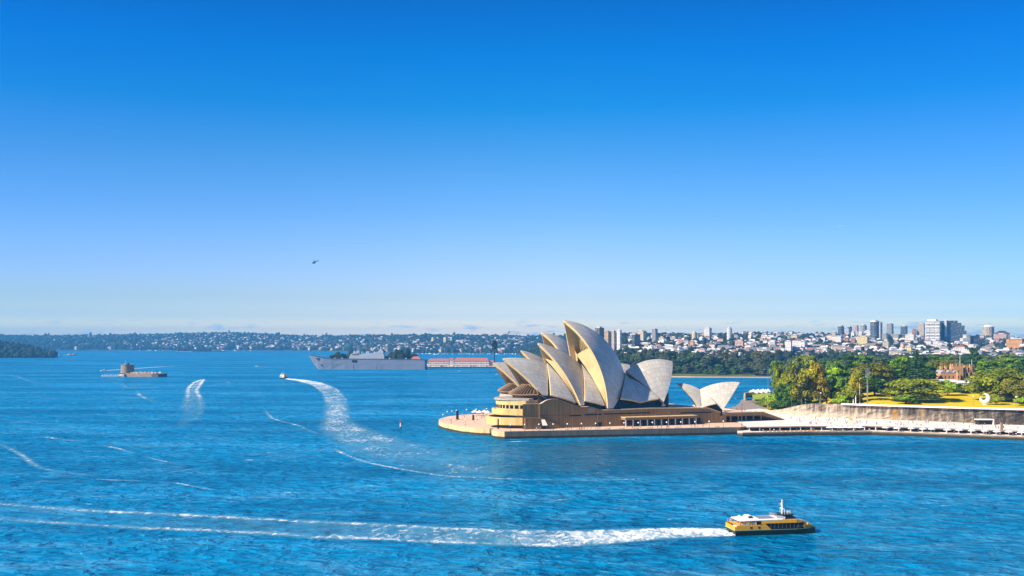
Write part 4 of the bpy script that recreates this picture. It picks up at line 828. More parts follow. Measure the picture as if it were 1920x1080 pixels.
k_ = (pb - pa).length / 236; ws.scale = (k_, k_, k_)
# ------------------------------------------------------------------ island fort
def fort():
    a, c = gp(223, 706.5), gp(307, 706.5); Y = a.y; L_ = c.x - a.x; t = thing('island_fort', 'old sandstone fort with a round stone tower on a tiny low harbour island', 'fort', (a.x, Y, 0)); x0 = a.x
    b = MB(); b.prism([(x0 - 1, Y), (x0 + L_ * .78, Y - 2), (x0 + L_ * .80, Y + 4), (x0 + L_ * .82, Y + 22), (x0 + 10, Y + 24), (x0 - 1, Y + 12)], -1, 5.6); b.m = 1; b.prism([(x0 + L_ * .74, Y - 3), (x0 + L_ * .9, Y - 5), (x0 + L_, Y + 2), (x0 + L_, Y + 16), (x0 + L_ * .8, Y + 20)], -1, [4.6, 4.2, 5.2, 5.2, 4.8]); b.build('rampart', [m_sand, m_rock], t)
    b = MB(); b.prism([(x0 + 10, Y + 4), (x0 + L_ * .78, Y + 2), (x0 + L_ * .78, Y + 3.4), (x0 + 10, Y + 5.4)], 5.5, 7.6); b.build('barracks_wall', m_sand, t)
    cx = x0 + 9.5; tw = MB().lathe((cx, Y + 12, 0), [(11.2, 2), (10.8, 8), (10.2, 18.6), (10.7, 18.8), (10.7, 20.0), (9.6, 20.0), (9.6, 19), (0.01, 19)], 32).build('tower', M_panel('fort_tower_stone', (0.30, 0.23, 0.15), joint=2.0, jw=.15, hjoint=1.4, dark=.7), t, smooth=True)
    MB().lathe((cx + 1, Y + 12, 19), [(2.0, 0), (2.0, 2.4), (1.4, 3.6), (.3, 4.4), (.01, 4.5)], 14).build('lantern', m_dgrey, tw); MB().tube((cx - 3, Y + 11, 19), (cx - 3, Y + 11, 26), .22, .12, 6).build('flagpole', m_white, tw); MB().box((cx - 3.5, Y + 9, 19), (2, 2, 2)).build('hut', m_white, tw)
    d = gp(187, 707); b = MB(); b.box(((d.x + x0) / 2 + 2, Y - 2, 1.3), (x0 - d.x + 8, 3, .5)); 
    for i in range(12): b.tube((d.x + 1 + i * 3.0, Y - 3, -1), (d.x + 1 + i * 3.0, Y - 3, 4.2 + (i * 37 % 3) * .5), .35, n=6)
    b.build('jetty', m_white, t)
    b = MB(); b.box((x0 + 5, Y + 1, 0), (9, 6, 4.6)); b.m = 1; b.face([(x0 + .2, Y - 2.2, 4.62), (x0 + 9.8, Y - 2.2, 4.62), (x0 + 9.8, Y + 1, 6.0), (x0 + .2, Y + 1, 6.0)]); b.face([(x0 + .2, Y + 4.2, 4.62), (x0 + 9.8, Y + 4.2, 4.62), (x0 + 9.8, Y + 1, 6.0), (x0 + .2, Y + 1, 6.0)]); b.build('boat_shed', [m_white, m_dgrey], t)
    for i in range(16): x = x0 + 22 + i * 3.1 + RNG.random() * 1.5; MB().box((x, Y + 1.5 + RNG.random() * 6, 5.6), (1.6 + RNG.random() * 2, 1.6, 1.2 + 1.4 * RNG.random())).build('parapet_block', [m_white, m_sand][i % 2], t)
    return t
fort()
# ------------------------------------------------------------------ small craft
def sailboat(label, px, py, hgt, sail=True, group=None, rz=0.0):
    p = gp(px, py); t = thing('sailboat' if sail else 'motorboat', label, 'sailboat' if sail else 'motorboat', (0, 0, 0), 0, group); k = hgt / 12
    b = MB(); b.loft([[(x, -w, 1.0), (x, -w * .6, -.3), (x, w * .6, -.3), (x, w, 1.0)] for x, w in ((-5, 1.1), (-2, 1.6), (2, 1.4), (5.5, .1))]); b.build('hull', m_white, t)
    if sail:
        MB().tube((.4, 0, .9), (.4, 0, 12), .09, n=5).build('mast', m_steel, t)
        b = MB(); b.grid([[(.2 - (1 - z / 11.5) * 4.4 * q, .35 * math.sin(math.pi * q) * (1 - z / 12), 1.9 + z * .86) for q in np.linspace(0, 1, 6)] for z in np.linspace(0, 11.4, 8)]); b.build('mainsail', m_white, t)
        b = MB(); b.grid([[(.5 + (1 - z / 10) * 4.6 * q, .5 * math.sin(math.pi * q) * (1 - z / 11), 1.4 + z * .85) for q in np.linspace(0, 1, 6)] for z in np.linspace(0, 9.9, 8)]); b.build('jib', m_white, t)
    else:
        MB().box((-.8, 0, .9), (4.2, 2.2, 1.5), tx=.75, ty=.85).build('cabin', m_white, t); MB().box((-.6, 0, 1.35), (3.8, 2.26, .55)).build('window_band', m_dglass, t); MB().tube((-1, 0, 2.3), (-1, 0, 4.5), .06, n=5).build('mast', m_white, t)
    t.location = p; t.scale = (k, k, k); t.rotation_euler = (0, 0, rz); return t
sailboat('white sailboat out on the open water past the fort', 277, 658.6, 22, rz=R(70)); sailboat('tiny white sailboat just beyond the far cream ferry', 112.5, 666.3, 20, rz=R(80)); sailboat('white sailing boat beyond the bow of the grey carrier, the farther of two', 597, 657.5, 26, rz=R(60)); sailboat('small white yacht beyond the bow of the grey carrier, the nearer of two', 600, 662, 12, rz=R(40))
sailboat('white motor cruiser crossing in front of the fort tower, drawing a straight wake', 194, 695.2, 14, False, rz=R(185)); sailboat('little white boat close in beside the hall, on the water', 933, 703, 9, False, rz=R(10)); sailboat('tiny white runabout astern of the carrier trailing foam', 481, 686.9, 8, False, rz=R(170)); sailboat('white dinghy moored off the red-roofed wharf', 862, 696.3, 7, False)
for i in range(34):
    px = 783 + i * 6.1 + RNG.random() * 5; big = RNG.random() < .3; mast = RNG.random() < .6
    p = gp(px, 663.6 + RNG.random() * 1.2); t = MB(); k = 1.6 if big else 1.0
    t.loft([[(x * k, -w * k, 1.6), (x * k, -w * .6 * k, -.3), (x * k, w * .6 * k, -.3), (x * k, w * k, 1.6)] for x, w in ((-6, 1.4), (-2, 2.0), (3, 1.7), (7, .1))]); t.box((-1 * k, 0, 1.5), (5 * k, 2.6 * k, 1.9 * k), tx=.7)
    if mast: t.tube((1, 0, 1.5), (1, 0, 17 + 6 * RNG.random()), .3, .2, 4)
    o = t.build('moored_yacht', m_white); o.location = p; o.rotation_euler = (0, 0, R(RNG.uniform(-40, 40))); tag(o, 'white yacht at its mooring along the far wooded shore behind the red-roofed wharf' if mast else 'white launch without a mast moored along the far wooded shore', 'yacht', 'moored yachts under the far shore')
for i in range(14):
    px = 255 + i * 16 + RNG.random() * 10; p = gp(px, 657.6); t = MB().loft([[(x, -w, 2.2), (x, -w * .6, -.3), (x, w * .6, -.3), (x, w, 2.2)] for x, w in ((-9, 2), (-3, 3), (4, 2.6), (11, .1))]).box((-1, 0, 2), (9, 4, 3), tx=.7)
    o = t.build('moored_yacht', m_white); o.location = p; o.rotation_euler = (0, 0, R(RNG.uniform(-30, 30))); tag(o, 'speck of a white boat moored below the hazy hills at left', 'yacht', 'moored boats below the hazy hills')
# red and white channel marker
p = gp(751, 803.5); t = thing('channel_marker', 'slim red and white channel marker standing in the open water off the promenade', 'marker', tuple(p)); q = tuple(p)
MB().tube((q[0], q[1], -1), (q[0], q[1], 1.2), .7, .6, 10).build('base', m_dgrey, t); MB().tube((q[0], q[1], 1.2), (q[0], q[1], 3.6), .45, .4, 10).build('pile', m_white, t); MB().tube((q[0], q[1], 3.6), (q[0], q[1], 5.6), .38, .3, 10).build('topmark', m_red, t)
# helicopter and light aeroplane
def helicopter():
    c = at(589.5, 491.5, 900); t = thing('helicopter', 'small dark helicopter in the empty sky at left', 'helicopter', tuple(c)); o = Vector(c)
    P = lambda x, y, z: (o.x + x * .6, o.y + y * .6, o.z + z * .6)
    b = MB(); b.loft([[P(x, r * math.cos(a) * .8, zc + r * math.sin(a)) for a in np.linspace(0, 2 * math.pi, 11)[:-1]] for x, r, zc in ((-3.4, .2, -1.2), (-2.8, 1.1, -1.0), (-1, 1.5, -.4), (1, 1.3, .1), (2.2, .6, .7), (5.6, .28, 1.8))]); bd = b.build('fuselage', m_dgrey, t, smooth=True)
    b = MB(); b.face([P(5.0, 0, 1.4), P(6.2, 0, 1.8), P(6.5, 0, 3.4), P(5.7, 0, 3.4)]); b.face([P(5.0, .15, 1.4), P(6.2, .15, 1.8), P(6.5, .15, 3.4), P(5.7, .15, 3.4)]); b.build('tail_fin', m_dgrey, bd)
    MB().tube(P(0, 0, .8), P(0, 0, 2.4), .12, n=6).build('rotor_mast', m_dgrey, t)
    for i in range(4): a = R(20 + 90 * i); MB().box(P(math.cos(a) * 2.6, math.sin(a) * 2.6, 2.35), (3.1, .2, .06), rz=a).build('rotor_blade', m_dgrey, t)
    for s in (-1, 1): MB().tube(P(-2.6, s * 1.2, -2.2), P(1.6, s * 1.2, -1.9), .07, n=5).build('skid', m_dgrey, t)
helicopter()
def plane():
    c = at(1576, 424, 1500); t = thing('aeroplane', 'tiny white light aeroplane high in the sky at right', 'aeroplane', tuple(c)); o = Vector(c); P = lambda x, y, z: (o.x + x * .62, o.y + y * .62, o.z + z * .62)
    MB().loft([[P(x, r * math.cos(a), r * math.sin(a)) for a in np.linspace(0, 2 * math.pi, 11)[:-1]] for x, r in ((-3.8, .1), (-3, .5), (-1, .65), (1, .5), (4, .12))]).build('fuselage', m_white, t, smooth=True)
    for s in (-1, 1): MB().loft([[P(-1.2, s * .5, .3), P(.3, s * .5, .3), P(.3, s * .5, .45), P(-1.2, s * .5, .45)], [P(-.8, s * 5, .6), P(0, s * 5, .6), P(0, s * 5, .68), P(-.8, s * 5, .68)]]).build('wing', m_white, t)
    MB().loft([[P(2.8, -.06, .1), P(4.1, -.06, .1), P(4.1, .06, .1), P(2.8, .06, .1)], [P(3.6, -.04, 1.7), P(4.2, -.04, 1.7), P(4.2, .04, 1.7), P(3.6, .04, 1.7)]]).build('tail_fin', m_white, t)
plane()
# ------------------------------------------------------------------ trees: prototypes of unit height (base at 0, top at 1)
def leaf_cloud(blobs, n, size, seed, up=0.35, inner=0.25):
    """quads scattered over and inside a set of ellipsoidal clumps; returns verts, faces, tint"""
    g = np.random.default_rng(seed); vol = np.array([b[3] * b[4] for b in blobs]); cnt = np.maximum((n * vol / vol.sum()).astype(int), 6); V, T = [], []
    for (x, y, z, rx, rz), k in zip(blobs, cnt):
        d = g.normal(size=(k, 3)); d /= np.linalg.norm(d, axis=1)[:, None]; d[:, 2] = np.where(d[:, 2] < -0.35, -d[:, 2] * .6, d[:, 2])
        rad = 1 - inner * g.random(k) ** 2 + .12 * g.normal(size=k) * .6; c = np.array([x, y, z]) + d * rad[:, None] * np.array([rx, rx, rz])
        nrm = d / np.array([rx, rx, rz]); nrm /= np.linalg.norm(nrm, axis=1)[:, None]; nrm = nrm + g.normal(size=(k, 3)) * .45 + np.array([0, 0, up]); nrm /= np.linalg.norm(nrm, axis=1)[:, None]
        a = np.cross(nrm, g.normal(size=(k, 3))); a /= np.linalg.norm(a, axis=1)[:, None] + 1e-9; b = np.cross(nrm, a); s = size * (0.6 + .8 * g.random(k))[:, None]
        q = np.stack([c - a * s - b * s * .7, c + a * s * .8 - b * s, c + a * s + b * s * .7, c - a * s * .7 + b * s], 1); V.append(q.reshape(-1, 3))
        tb = np.clip(.5 + g.normal() * .2 + g.normal(size=k) * .12, 0, 1); T.append(np.repeat(tb, 4))
    V = np.concatenate(V); return V, np.arange(len(V)).reshape(-1, 4), np.concatenate(T)
def trunk_mb(r, h, limbs, seed, lean=0.0):
    g = random.Random(seed); b = MB(); p = Vector((0, 0, -0.03)); q = Vector((lean, 0, h)); b.tube(p, q, r, r * .65, 7)
    for i in range(limbs):
        a = 2 * math.pi * i / limbs + g.random(); s = p.lerp(q, .55 + .45 * g.random()); e = s + Vector((math.cos(a) * .2, math.sin(a) * .2, .18 + .14 * g.random())); b.tube(s, e, r * .5, r * .18, 5)
    return b
def blobs_round(g, n, wid, z0, z1, br):
    """lumpy crown: sub-clumps over an ellipsoid of half-width wid between heights z0 and z1"""
    o = [(0, 0, (z0 + z1) / 2, wid * .72, (z1 - z0) * .36)]
    for i in range(n):
        a = g.random() * 6.283; e = g.random() ** .6; el = (g.random() * 2.1 - 1.0); cz, rz = (z0 + z1) / 2, (z1 - z0) / 2
        o.append((math.cos(a) * math.cos(el) * wid * .8, math.sin(a) * math.cos(el) * wid * .8, cz + math.sin(el) * rz * .78, br * wid * (.7 + .6 * g.random()), br * wid * (.5 + .45 * g.random())))
    return o
PROTO = {}
def proto(kind, blobs, n, size, seed, trunk, bark, up=.35):
    t = bpy.data.objects.new('tree', None)
    V, Fc, T = leaf_cloud(blobs, n, size, seed, up); cr = nmesh('crown', V, Fc, m_leaf, T); tr = trunk.build('trunk', bark)
    PROTO[kind] = (cr.data, tr.data); bpy.data.objects.remove(cr); bpy.data.objects.remove(tr); bpy.data.objects.remove(t)
rg = random.Random(3)
for i in range(3): proto('fig%d' % i, blobs_round(rg, 40, .72, .0, .97, .25), 9500, .022, 10 + i, trunk_mb(.05, .4, 6, i), m_bark)
for i in range(4): proto('round%d' % i, blobs_round(rg, 28, .42, .04, .98, .30), 5200, .022, 20 + i, trunk_mb(.03, .5, 5, i), m_bark)
for i in range(2): proto('tall%d' % i, blobs_round(rg, 28, .26, .0, .98, .40), 4200, .020, 30 + i, trunk_mb(.022, .6, 5, i), m_bark)
for i in range(2): proto('gum%d' % i, [(rg.uniform(-.22, .22), rg.uniform(-.22, .22), z, rg.uniform(.11, .19), rg.uniform(.08, .14)) for z in np.linspace(.36, .92, 22)], 3400, .020, 40 + i, trunk_mb(.026, .72, 7, i, .05), m_palebark)
for i in range(2):   # layered pine with gaps between whorls
    bl = []
    for k, z in enumerate(np.linspace(.14, .98, 17)):
        w = .27 * (1 - z) ** .75 + .02; m_ = 7 if z < .8 else 4
        for a in range(m_): th = 6.283 * a / m_ + k * .6 + rg.random() * .3; bl.append((math.cos(th) * w * .62, math.sin(th) * w * .62, z, w * .46, .020))
    proto('pine%d' % i, bl, 2800, .016, 50 + i, trunk_mb(.018, .97, 0, i), m_bark, .7)
pl = []
for a in range(16): th = 6.283 * a / 16; pl += [(math.cos(th) * r_, math.sin(th) * r_, .9 + .09 * math.sin(r_ * 14 + (a % 3) * .5) - r_ * r_ * 2.5, .045, .02) for r_ in (.06, .13, .19)]
proto('palm0', pl, 900, .02, 60, trunk_mb(.018, .9, 0, 1), m_palebark, .5)
bush = [(rg.uniform(-.5, .5), rg.uniform(-.5, .5), rg.uniform(.08, .7), rg.uniform(.22, .38), rg.uniform(.18, .3)) for _ in range(16)]
proto('bush0', bush, 4200, .04, 70, trunk_mb(.05, .4, 4, 1), m_bark)
C_OLIVE, C_GREEN, C_DARK, C_LIME, C_GOLD, C_RUST, C_BROWN, C_GREY = (.19, .235, .016), (.12, .23, .016), (.045, .11, .022), (.20, .34, .012), (.32, .28, .010), (.22, .18, .014), (.155, .165, .020), (.10, .15, .06)
def tree(kind, name, label, cat, loc, h, wk, col, group=None, rz=None):
    cr, tr = PROTO[kind]; t = thing(name, label, cat, loc, 0, group); t.scale = (h * wk, h * wk, h); t.rotation_euler = (0, 0, rz if rz is not None else RNG.random() * 6.28)
    for n_, d in (('crown', cr), ('trunk', tr)):
        o = bpy.data.objects.new(n_, d); COL.objects.link(o); o.parent = t; o.color = col + (1,)
    return t
def gtree(kind, px, top, w, D, col, name, label, cat='tree', group=None, sink=0.0):
    """garden tree whose crown centre stands at photo column px, its top at row `top`, width w photo pixels, D metres off"""
    x = (px - 960) / F * D; z = garden_z(x, D) - sink; h = zat(top, D) - z; nat = {'fig': 1.50, 'round': .98, 'tall': .62, 'gum': .66, 'pine': .5, 'palm': .42, 'bush': 1.5}[kind[:-1]]
    return tree(kind, name, label, cat, (x, D, z), h, (w / F * D) / (h * nat), col, group)
GT = [  # kind, px, top row, width px, distance, colour, name, label, category
 ('tall0', 1458, 671, 20, 800, C_OLIVE, 'cypress_tree', 'tall narrow olive column of a tree at the cove end of the gardens'),
 ('bush0', 1461, 731, 44, 770, C_LIME, 'shrub', 'bright lime-green shrub low at the cove end of the gardens'),
 ('bush0', 1466, 745, 44, 752, C_DARK, 'shrub', 'dark dense shrub at the foot of the slope by the cliff end'),
 ('bush0', 1448, 748, 20, 760, C_GOLD, 'shrub', 'yellow-green shrub beside the cove promenade'),
 ('round0', 1478, 692, 46, 775, C_OLIVE, 'garden_tree', 'rounded olive-green tree left of the pale-trunked gum trees'),
 ('round1', 1490, 712, 44, 745, C_DARK, 'garden_tree', 'low dark tree filling the space behind the pale gum trunks'),
 ('gum0', 1504, 687, 46, 718, (.20, .21, .014), 'gum_tree', 'spreading gum tree with yellow-olive leaves and a pale trunk, left of a pair'),
 ('gum1', 1536, 684, 38, 716, C_RUST, 'gum_tree', 'upright gum tree with rusty brown leaves and a forked pale trunk'),
 ('round2', 1550, 702, 56, 745, C_DARK, 'garden_tree', 'dark shady tree behind the strip of yellow lawn'),
 ('round3', 1568, 684, 48, 770, C_LIME, 'garden_tree', 'vivid green tree between the rusty gum and the wide brown fig'),
 ('round1', 1583, 703, 44, 740, C_GREEN, 'garden_tree', 'mid-green tree in front of the vivid green one'),
 ('bush0', 1588, 722, 50, 715, C_OLIVE, 'shrub', 'yellow-olive bush left of the palms above the cliff'),
 ('bush0', 1578, 740, 30, 708, C_LIME, 'shrub', 'small bright bush on the yellow lawn edge'),
 ('fig0', 1634, 676, 86, 800, C_BROWN, 'fig_tree', 'wide brown-green fig tree rising behind the floodlight mast'),
 ('round0', 1640, 705, 64, 745, C_DARK, 'garden_tree', 'shadowy dark tree under the wide brown fig'),
 ('tall1', 1606, 694, 30, 716, C_GOLD, 'garden_tree', 'narrow golden-leaved tree left of the floodlight mast'),
 ('palm0', 1612, 698, 20, 708, C_OLIVE, 'palm_tree', 'palm with a bare trunk beside the golden tree'),
 ('palm0', 1627, 704, 20, 706, C_GREEN, 'palm_tree', 'palm with a bare trunk right by the floodlight mast'),
 ('fig1', 1718, 707, 128, 700, C_OLIVE, 'fig_tree', 'huge low spreading fig tree in the middle of the lawn, casting a long shadow'),
 ('bush0', 1698, 738, 40, 680, C_GREEN, 'shrub', 'green shrub under the left skirt of the huge lawn fig'),
 ('round2', 1690, 664, 52, 860, C_GREEN, 'garden_tree', 'dense bright green tree left of the tall dark pine'),
 ('round3', 1668, 690, 46, 840, C_DARK, 'garden_tree', 'dark green tree in the gap left of the tall dark pine'),
 ('pine0', 1719, 655, 40, 830, C_DARK, 'pine_tree', 'tall dark layered pine standing above the huge lawn fig'),
 ('fig2', 1768, 671, 62, 1000, C_BROWN, 'fig_tree', 'broad brown-green tree between the dark pine and the turreted house'),
 ('round0', 1741, 690, 40, 850, C_DARK, 'garden_tree', 'dark tree at the foot of the tall layered pine'),
 ('bush0', 1777, 711, 36, 740, C_LIME, 'shrub', 'small bright tree on the lawn in front of the turreted house'),
 ('bush0', 1800, 722, 40, 770, C_DARK, 'shrub', 'dark shrub by the white pavilion below the turreted house'),
 ('fig0', 1872, 688, 124, 690, C_OLIVE, 'fig_tree', 'great olive-green fig tree at the right, behind the crescent sculpture'),
 ('fig1', 1912, 705, 80, 668, C_BROWN, 'fig_tree', 'brown-olive fig running out of the frame at right'),
 ('bush0', 1916, 743, 26, 650, C_LIME, 'shrub', 'small bright green bush by the lamp post at the right edge'),
 ('bush0', 1868, 738, 28, 662, C_OLIVE, 'shrub', 'low olive bush just right of the crescent sculpture'),
 ('round1', 1852, 671, 60, 900, C_GREEN, 'garden_tree', 'bright green tree behind the right end of the turreted house'),
 ('round2', 1896, 668, 56, 920, C_GREEN, 'garden_tree', 'green tree above the great right-hand fig'),
 ('round3', 1930, 664, 60, 900, C_DARK, 'garden_tree', 'dark tree cut by the right edge above the figs'),
 ('tall0', 1826, 648, 24, 1150, C_DARK, 'cypress_tree', 'slim dark cypress rising behind the turreted house'),
]
for k, px, top, w, D, col, n_, lb in GT: gtree(k, px, top, w, D, col, n_, lb, 'shrub' if n_ == 'shrub' else 'tree')
FILL = {'dark': (C_DARK, 'round0', 'dark undergrowth tree filling the shade between the lawn and the belt'), 'olive': (C_OLIVE, 'round1', 'olive undergrowth tree filling the shade between the lawn and the belt'), 'green': (C_GREEN, 'round3', 'green undergrowth tree filling the shade between the lawn and the belt'), 'lime': (C_LIME, 'bush0', 'bright undergrowth shrub filling the shade between the lawn and the belt')}
rf_ = random.Random(5)
for i in range(40):
    px = rf_.uniform(1470, 1700) if i < 26 else rf_.uniform(1740, 1915); D = rf_.uniform(752, 850) if px < 1740 or px > 1840 else rf_.uniform(752, 790); c = rf_.choice(['dark', 'dark', 'olive', 'green', 'lime'])
    gtree(FILL[c][1], px, (rf_.uniform(700, 722) if px < 1740 else rf_.uniform(712, 728)), rf_.uniform(26, 46), D, FILL[c][0], 'undergrowth_tree', FILL[c][2], 'tree', 'undergrowth behind the lawn')
# the deeper belt of garden trees, told apart only by colour
BELT = {'dark': (C_DARK, 'dark green tree in the crowded belt at the back of the gardens'), 'green': (C_GREEN, 'mid-green tree in the crowded belt at the back of the gardens'), 'grey': (C_GREY, 'grey-green tree in the crowded belt at the back of the gardens'), 'olive': (C_OLIVE, 'olive tree in the crowded belt at the back of the gardens')}
rb = random.Random(11)
for i in range(64):
    px = 1462 + (i % 32) * 15.2 + rb.uniform(-6, 6); far = i >= 32; D = rb.uniform(1060, 1280) if far else rb.uniform(880, 1010)
    if not far and 1745 < px < 1850: D = rb.uniform(1010, 1100)
    c = rb.choice(['dark', 'dark', 'green', 'grey', 'olive']); top = (664 + rb.uniform(-5, 7)) if far else (677 + rb.uniform(-6, 8))
    gtree(rb.choice(['round0', 'round1', 'round2', 'round3', 'fig2', 'tall1']), px, top, rb.uniform(26, 44), D, BELT[c][0], 'belt_tree', BELT[c][1], 'tree', 'crowded tree belt of the gardens')
# ------------------------------------------------------------------ far side of the cove and the city hill
def city_z(px, D):
    d0 = cove_shore(px); t = D - d0
    if t <= 0: return -1.0
    z = np.interp(t, [0, 4, 60, 250, 700, 1200, 1700, 2100, 2600], [1.6, 1.9, 5, 22, 33, 48, 70, 80, 60]) * np.interp(px, [860, 960, 1060, 1150, 1500, 1800, 2000], [.35, .45, .8, 1.0, 1.02, .82, .75])
    return float(z + 2.5 * math.sin(px * .031 + D * .004) * min(1, t / 300))
def cove_shore(px): return float(np.interp(px, [850, 965, 985, 1010, 1060, 1150, 1300, 1500, 1700, 2200], [5200, 4900, 3600, 2900, 2300, 1640, 1600, 1580, 1420, 1380]))
def polar(name, px0, px1, nx, dfun, ts, zf, mat):
    rows = []
    for t in ts: rows.append([((p - 960) / F * (dfun(p) + t), dfun(p) + t, zf(p, dfun(p) + t)) for p in np.linspace(px0, px1, nx)])
    return tag(MB().grid(rows).build(name, mat, smooth=True), kind='structure')
m_hill = M('hill_ground', (0.055, 0.06, 0.035), var=0.4, scale=0.02, rough=0.95, spec=.05)
polar('city_hill', 860, 2250, 120, cove_shore, [0, 2, 6, 30, 60, 120, 200, 300, 450, 600, 800, 1000, 1250, 1500, 1700, 1900, 2150, 2600], city_z, m_hill)
# thin sunlit seawall and strip of grass round the cove
b = MB(); ln = [((p - 960) / F * (cove_shore(p) - 1), cove_shore(p) - 1) for p in np.linspace(1100, 1500, 60)]
b.prism(ln + [(x, y + 2.0) for x, y in ln[::-1]], -1, 1.7); tag(b.build('cove_seawall', m_pave), 'low pale stone seawall along the far shore of the cove', 'seawall')
ln = [((p - 960) / F * (cove_shore(p) + 3), cove_shore(p) + 3) for p in np.linspace(1150, 1420, 50)]
b = MB(); b.grid([[(x, y, 1.95) for x, y in ln], [(x, y + 26, 4.9) for x, y in ln]]); tag(b.build('shore_lawn', M('shore_grass', (.10, .13, .02), var=.3, scale=.05)), kind='structure')
SH = {'dark': ((.052, .085, .038), 'dark tree on the wooded far shore of the cove'), 'grey': ((.10, .12, .062), 'grey-green tree on the wooded far shore of the cove'), 'green': ((.08, .16, .026), 'brighter green tree on the wooded far shore of the cove'), 'brown': ((.12, .12, .04), 'brownish tree on the wooded far shore of the cove')}
for i in range(86):
    row = i % 3; px = 1142 + (i // 3) * 12.2 + rb.uniform(-5, 5); t = (28, 95, 190)[row] + rb.uniform(-12, 30); D = cove_shore(px) + t; z = city_z(px, D)
    top = (684, 668, 659)[row] + rb.uniform(-6, 8) + (6 if px < 1180 else 0); h = zat(top, D) - z; c = rb.choice(['dark', 'dark', 'grey', 'grey', 'green', 'brown'])
    k = rb.choice(['round0', 'round1', 'round2', 'round3', 'tall0', 'tall1']); x = (px - 960) / F * D
    tree(k, 'shore_tree', SH[c][1], 'tree', (x, D, z - 1), max(h, 9), rb.uniform(.85, 1.25) * (1.35 if k[:4] == 'tall' else 1), SH[c][0], 'trees on the far shore of the cove')
# ------------------------------------------------------------------ far woods: uncountable, one mesh per hill
ICO = None
def ico():
    global ICO
    if ICO is None:
        bm = bmesh.new(); bmesh.ops.create_icosphere(bm, subdivisions=2, radius=1); ICO = (np.array([v.co[:] for v in bm.verts]), np.array([[v.index for v in f.verts] for f in bm.faces])); bm.free()
    return ICO
def M_wood():
    m, nt, b = bsdf('woodland'); a = N(nt, 'ShaderNodeAttribute'); a.attribute_name = 'tint'
    r = ramp(nt, [(0, (.010, .018, .012)), (.45, (.022, .034, .020)), (.75, (.042, .054, .024)), (1, (.07, .07, .03))], a.outputs['Fac']); L(nt, r.outputs[0], b.inputs['Base Color']); b.inputs['Roughness'].default_value = .9; b.inputs['Specular IOR Level'].default_value = .05; return m
m_wood = M_wood()
def wood(name, P, sz, seed=1, hk=1.0):
    v, f = ico(); g = np.random.default_rng(seed); n = len(P); P = np.asarray(P)
    s = np.asarray(sz) * (.6 + .8 * g.random(n)); ver = v[None] * (1 + .17 * g.normal(size=(n, len(v), 1))); sc = np.stack([s, s, s * hk * (.8 + .6 * g.random(n))], 1)
    V = ver * sc[:, None, :] + P[:, None, :] + np.stack([0 * s, 0 * s, sc[:, 2] * .55], 1)[:, None, :]
    Fc = f[None] + (np.arange(n) * len(v))[:, None, None]; T = np.clip(g.normal(.42, .2, n), 0, 1); T = np.clip(np.repeat(T, len(v)) + g.normal(0, .07, n * len(v)), 0, 1)
    return tag(nmesh(name, V.reshape(-1, 3), Fc.reshape(-1, 3), m_wood, T), kind='stuff')
g5 = np.random.default_rng(5)
P = []
while len(P) < 9000:
    px = g5.uniform(900, 2150); t = g5.uniform(150, 2250) if px > 1100 else g5.uniform(20, 1800); D = cove_shore(px) + t; P.append(((px - 960) / F * D, D, city_z(px, D)))
wood('hill_trees', P, 6.2, 2, .95)
# far wooded hills on the left
def far_shore(px): return float(np.interp(px, [-400, 0, 300, 560, 640, 700, 780, 975, 1300], [6500, 6600, 6650, 6500, 6000, 5600, 4950, 4900, 4700]))
def far_z(px, D):
    t = D - far_shore(px)
    if t <= 0: return -1
    yr = np.interp(px, [-300, 0, 60, 150, 250, 330, 430, 500, 560, 650, 700, 800, 900, 1000, 1100, 1300], [631, 631, 632, 631, 630, 627.5, 626, 628, 632, 632, 632, 631, 632, 633.5, 634, 634]); zr = H - (yr - YH) / F * (far_shore(px) + 1500) - 9
    return float(zr * np.interp(t, [0, 10, 250, 700, 1200, 1600, 2500], [.02, .04, .25, .62, .88, 1.0, .9]))
polar('far_hills', -300, 1250, 140, far_shore, [0, 10, 60, 150, 250, 450, 700, 950, 1200, 1400, 1600, 2000, 2500], far_z, m_hill)
P = []
while len(P) < 13000:
    px = g5.uniform(-280, 1200); D = far_shore(px) + 1750 * g5.random() ** .9 + 8; P.append(((px - 960) / F * D, D, far_z(px, D)))
wood('far_woods', P, 12.0, 3, .9)
ridge = [(px, far_shore(px) + 1560) for px in np.r_[g5.uniform(-250, 1150, 60), [3, 85, 86, 130, 250, 253, 415, 690, 735, 851]]]
wood('ridge_trees', [((px - 960) / F * D, D, far_z(px, D) + 6) for px, D in ridge], 8, 4, 1.7)
# low point with bushland at the left edge
def head_z(px, D): 
    y = float(np.interp(px, [-200, 0, 40, 60, 80, 100, 108], [640, 644, 648, 653, 659, 667, 672])); return max(0.0, H - (y - YH) / F * 3900 - 13) * float(np.interp(D, [3560, 3600, 3750, 3900, 4200], [.03, .15, .65, 1, .7])) + .5
hd = lambda px: 3560.0
polar('wooded_point', -200, 106, 30, hd, [0, 20, 60, 120, 200, 280, 340, 450, 640], head_z, m_hill)
P = [];
while len(P) < 1500: px = g5.uniform(-180, 103); D = 3562 + 560 * g5.random(); P.append(((px - 960) / F * D, D, head_z(px, D)))
wood('point_woods', P, 8.5, 6, 1.1)
# low rocky islet in front of the far hills
ip = [gp(330, 659.2), gp(365, 659.8), gp(405, 659)]; b = MB(); poly = [(ip[0].x, ip[0].y), (ip[1].x, ip[1].y - 40), (ip[2].x + 60, ip[2].y), (ip[2].x, ip[2].y + 120), (ip[0].x, ip[0].y + 120)]; b.prism(poly, -1, 3.5); tag(b.build('islet', m_rock), kind='structure')
wood('islet_trees', [(ip[0].x + (ip[2].x - ip[0].x) * u, ip[0].y + 20 + 60 * v, 3) for u, v in g5.random((70, 2)) if u < .85], 7.5, 7, .9)
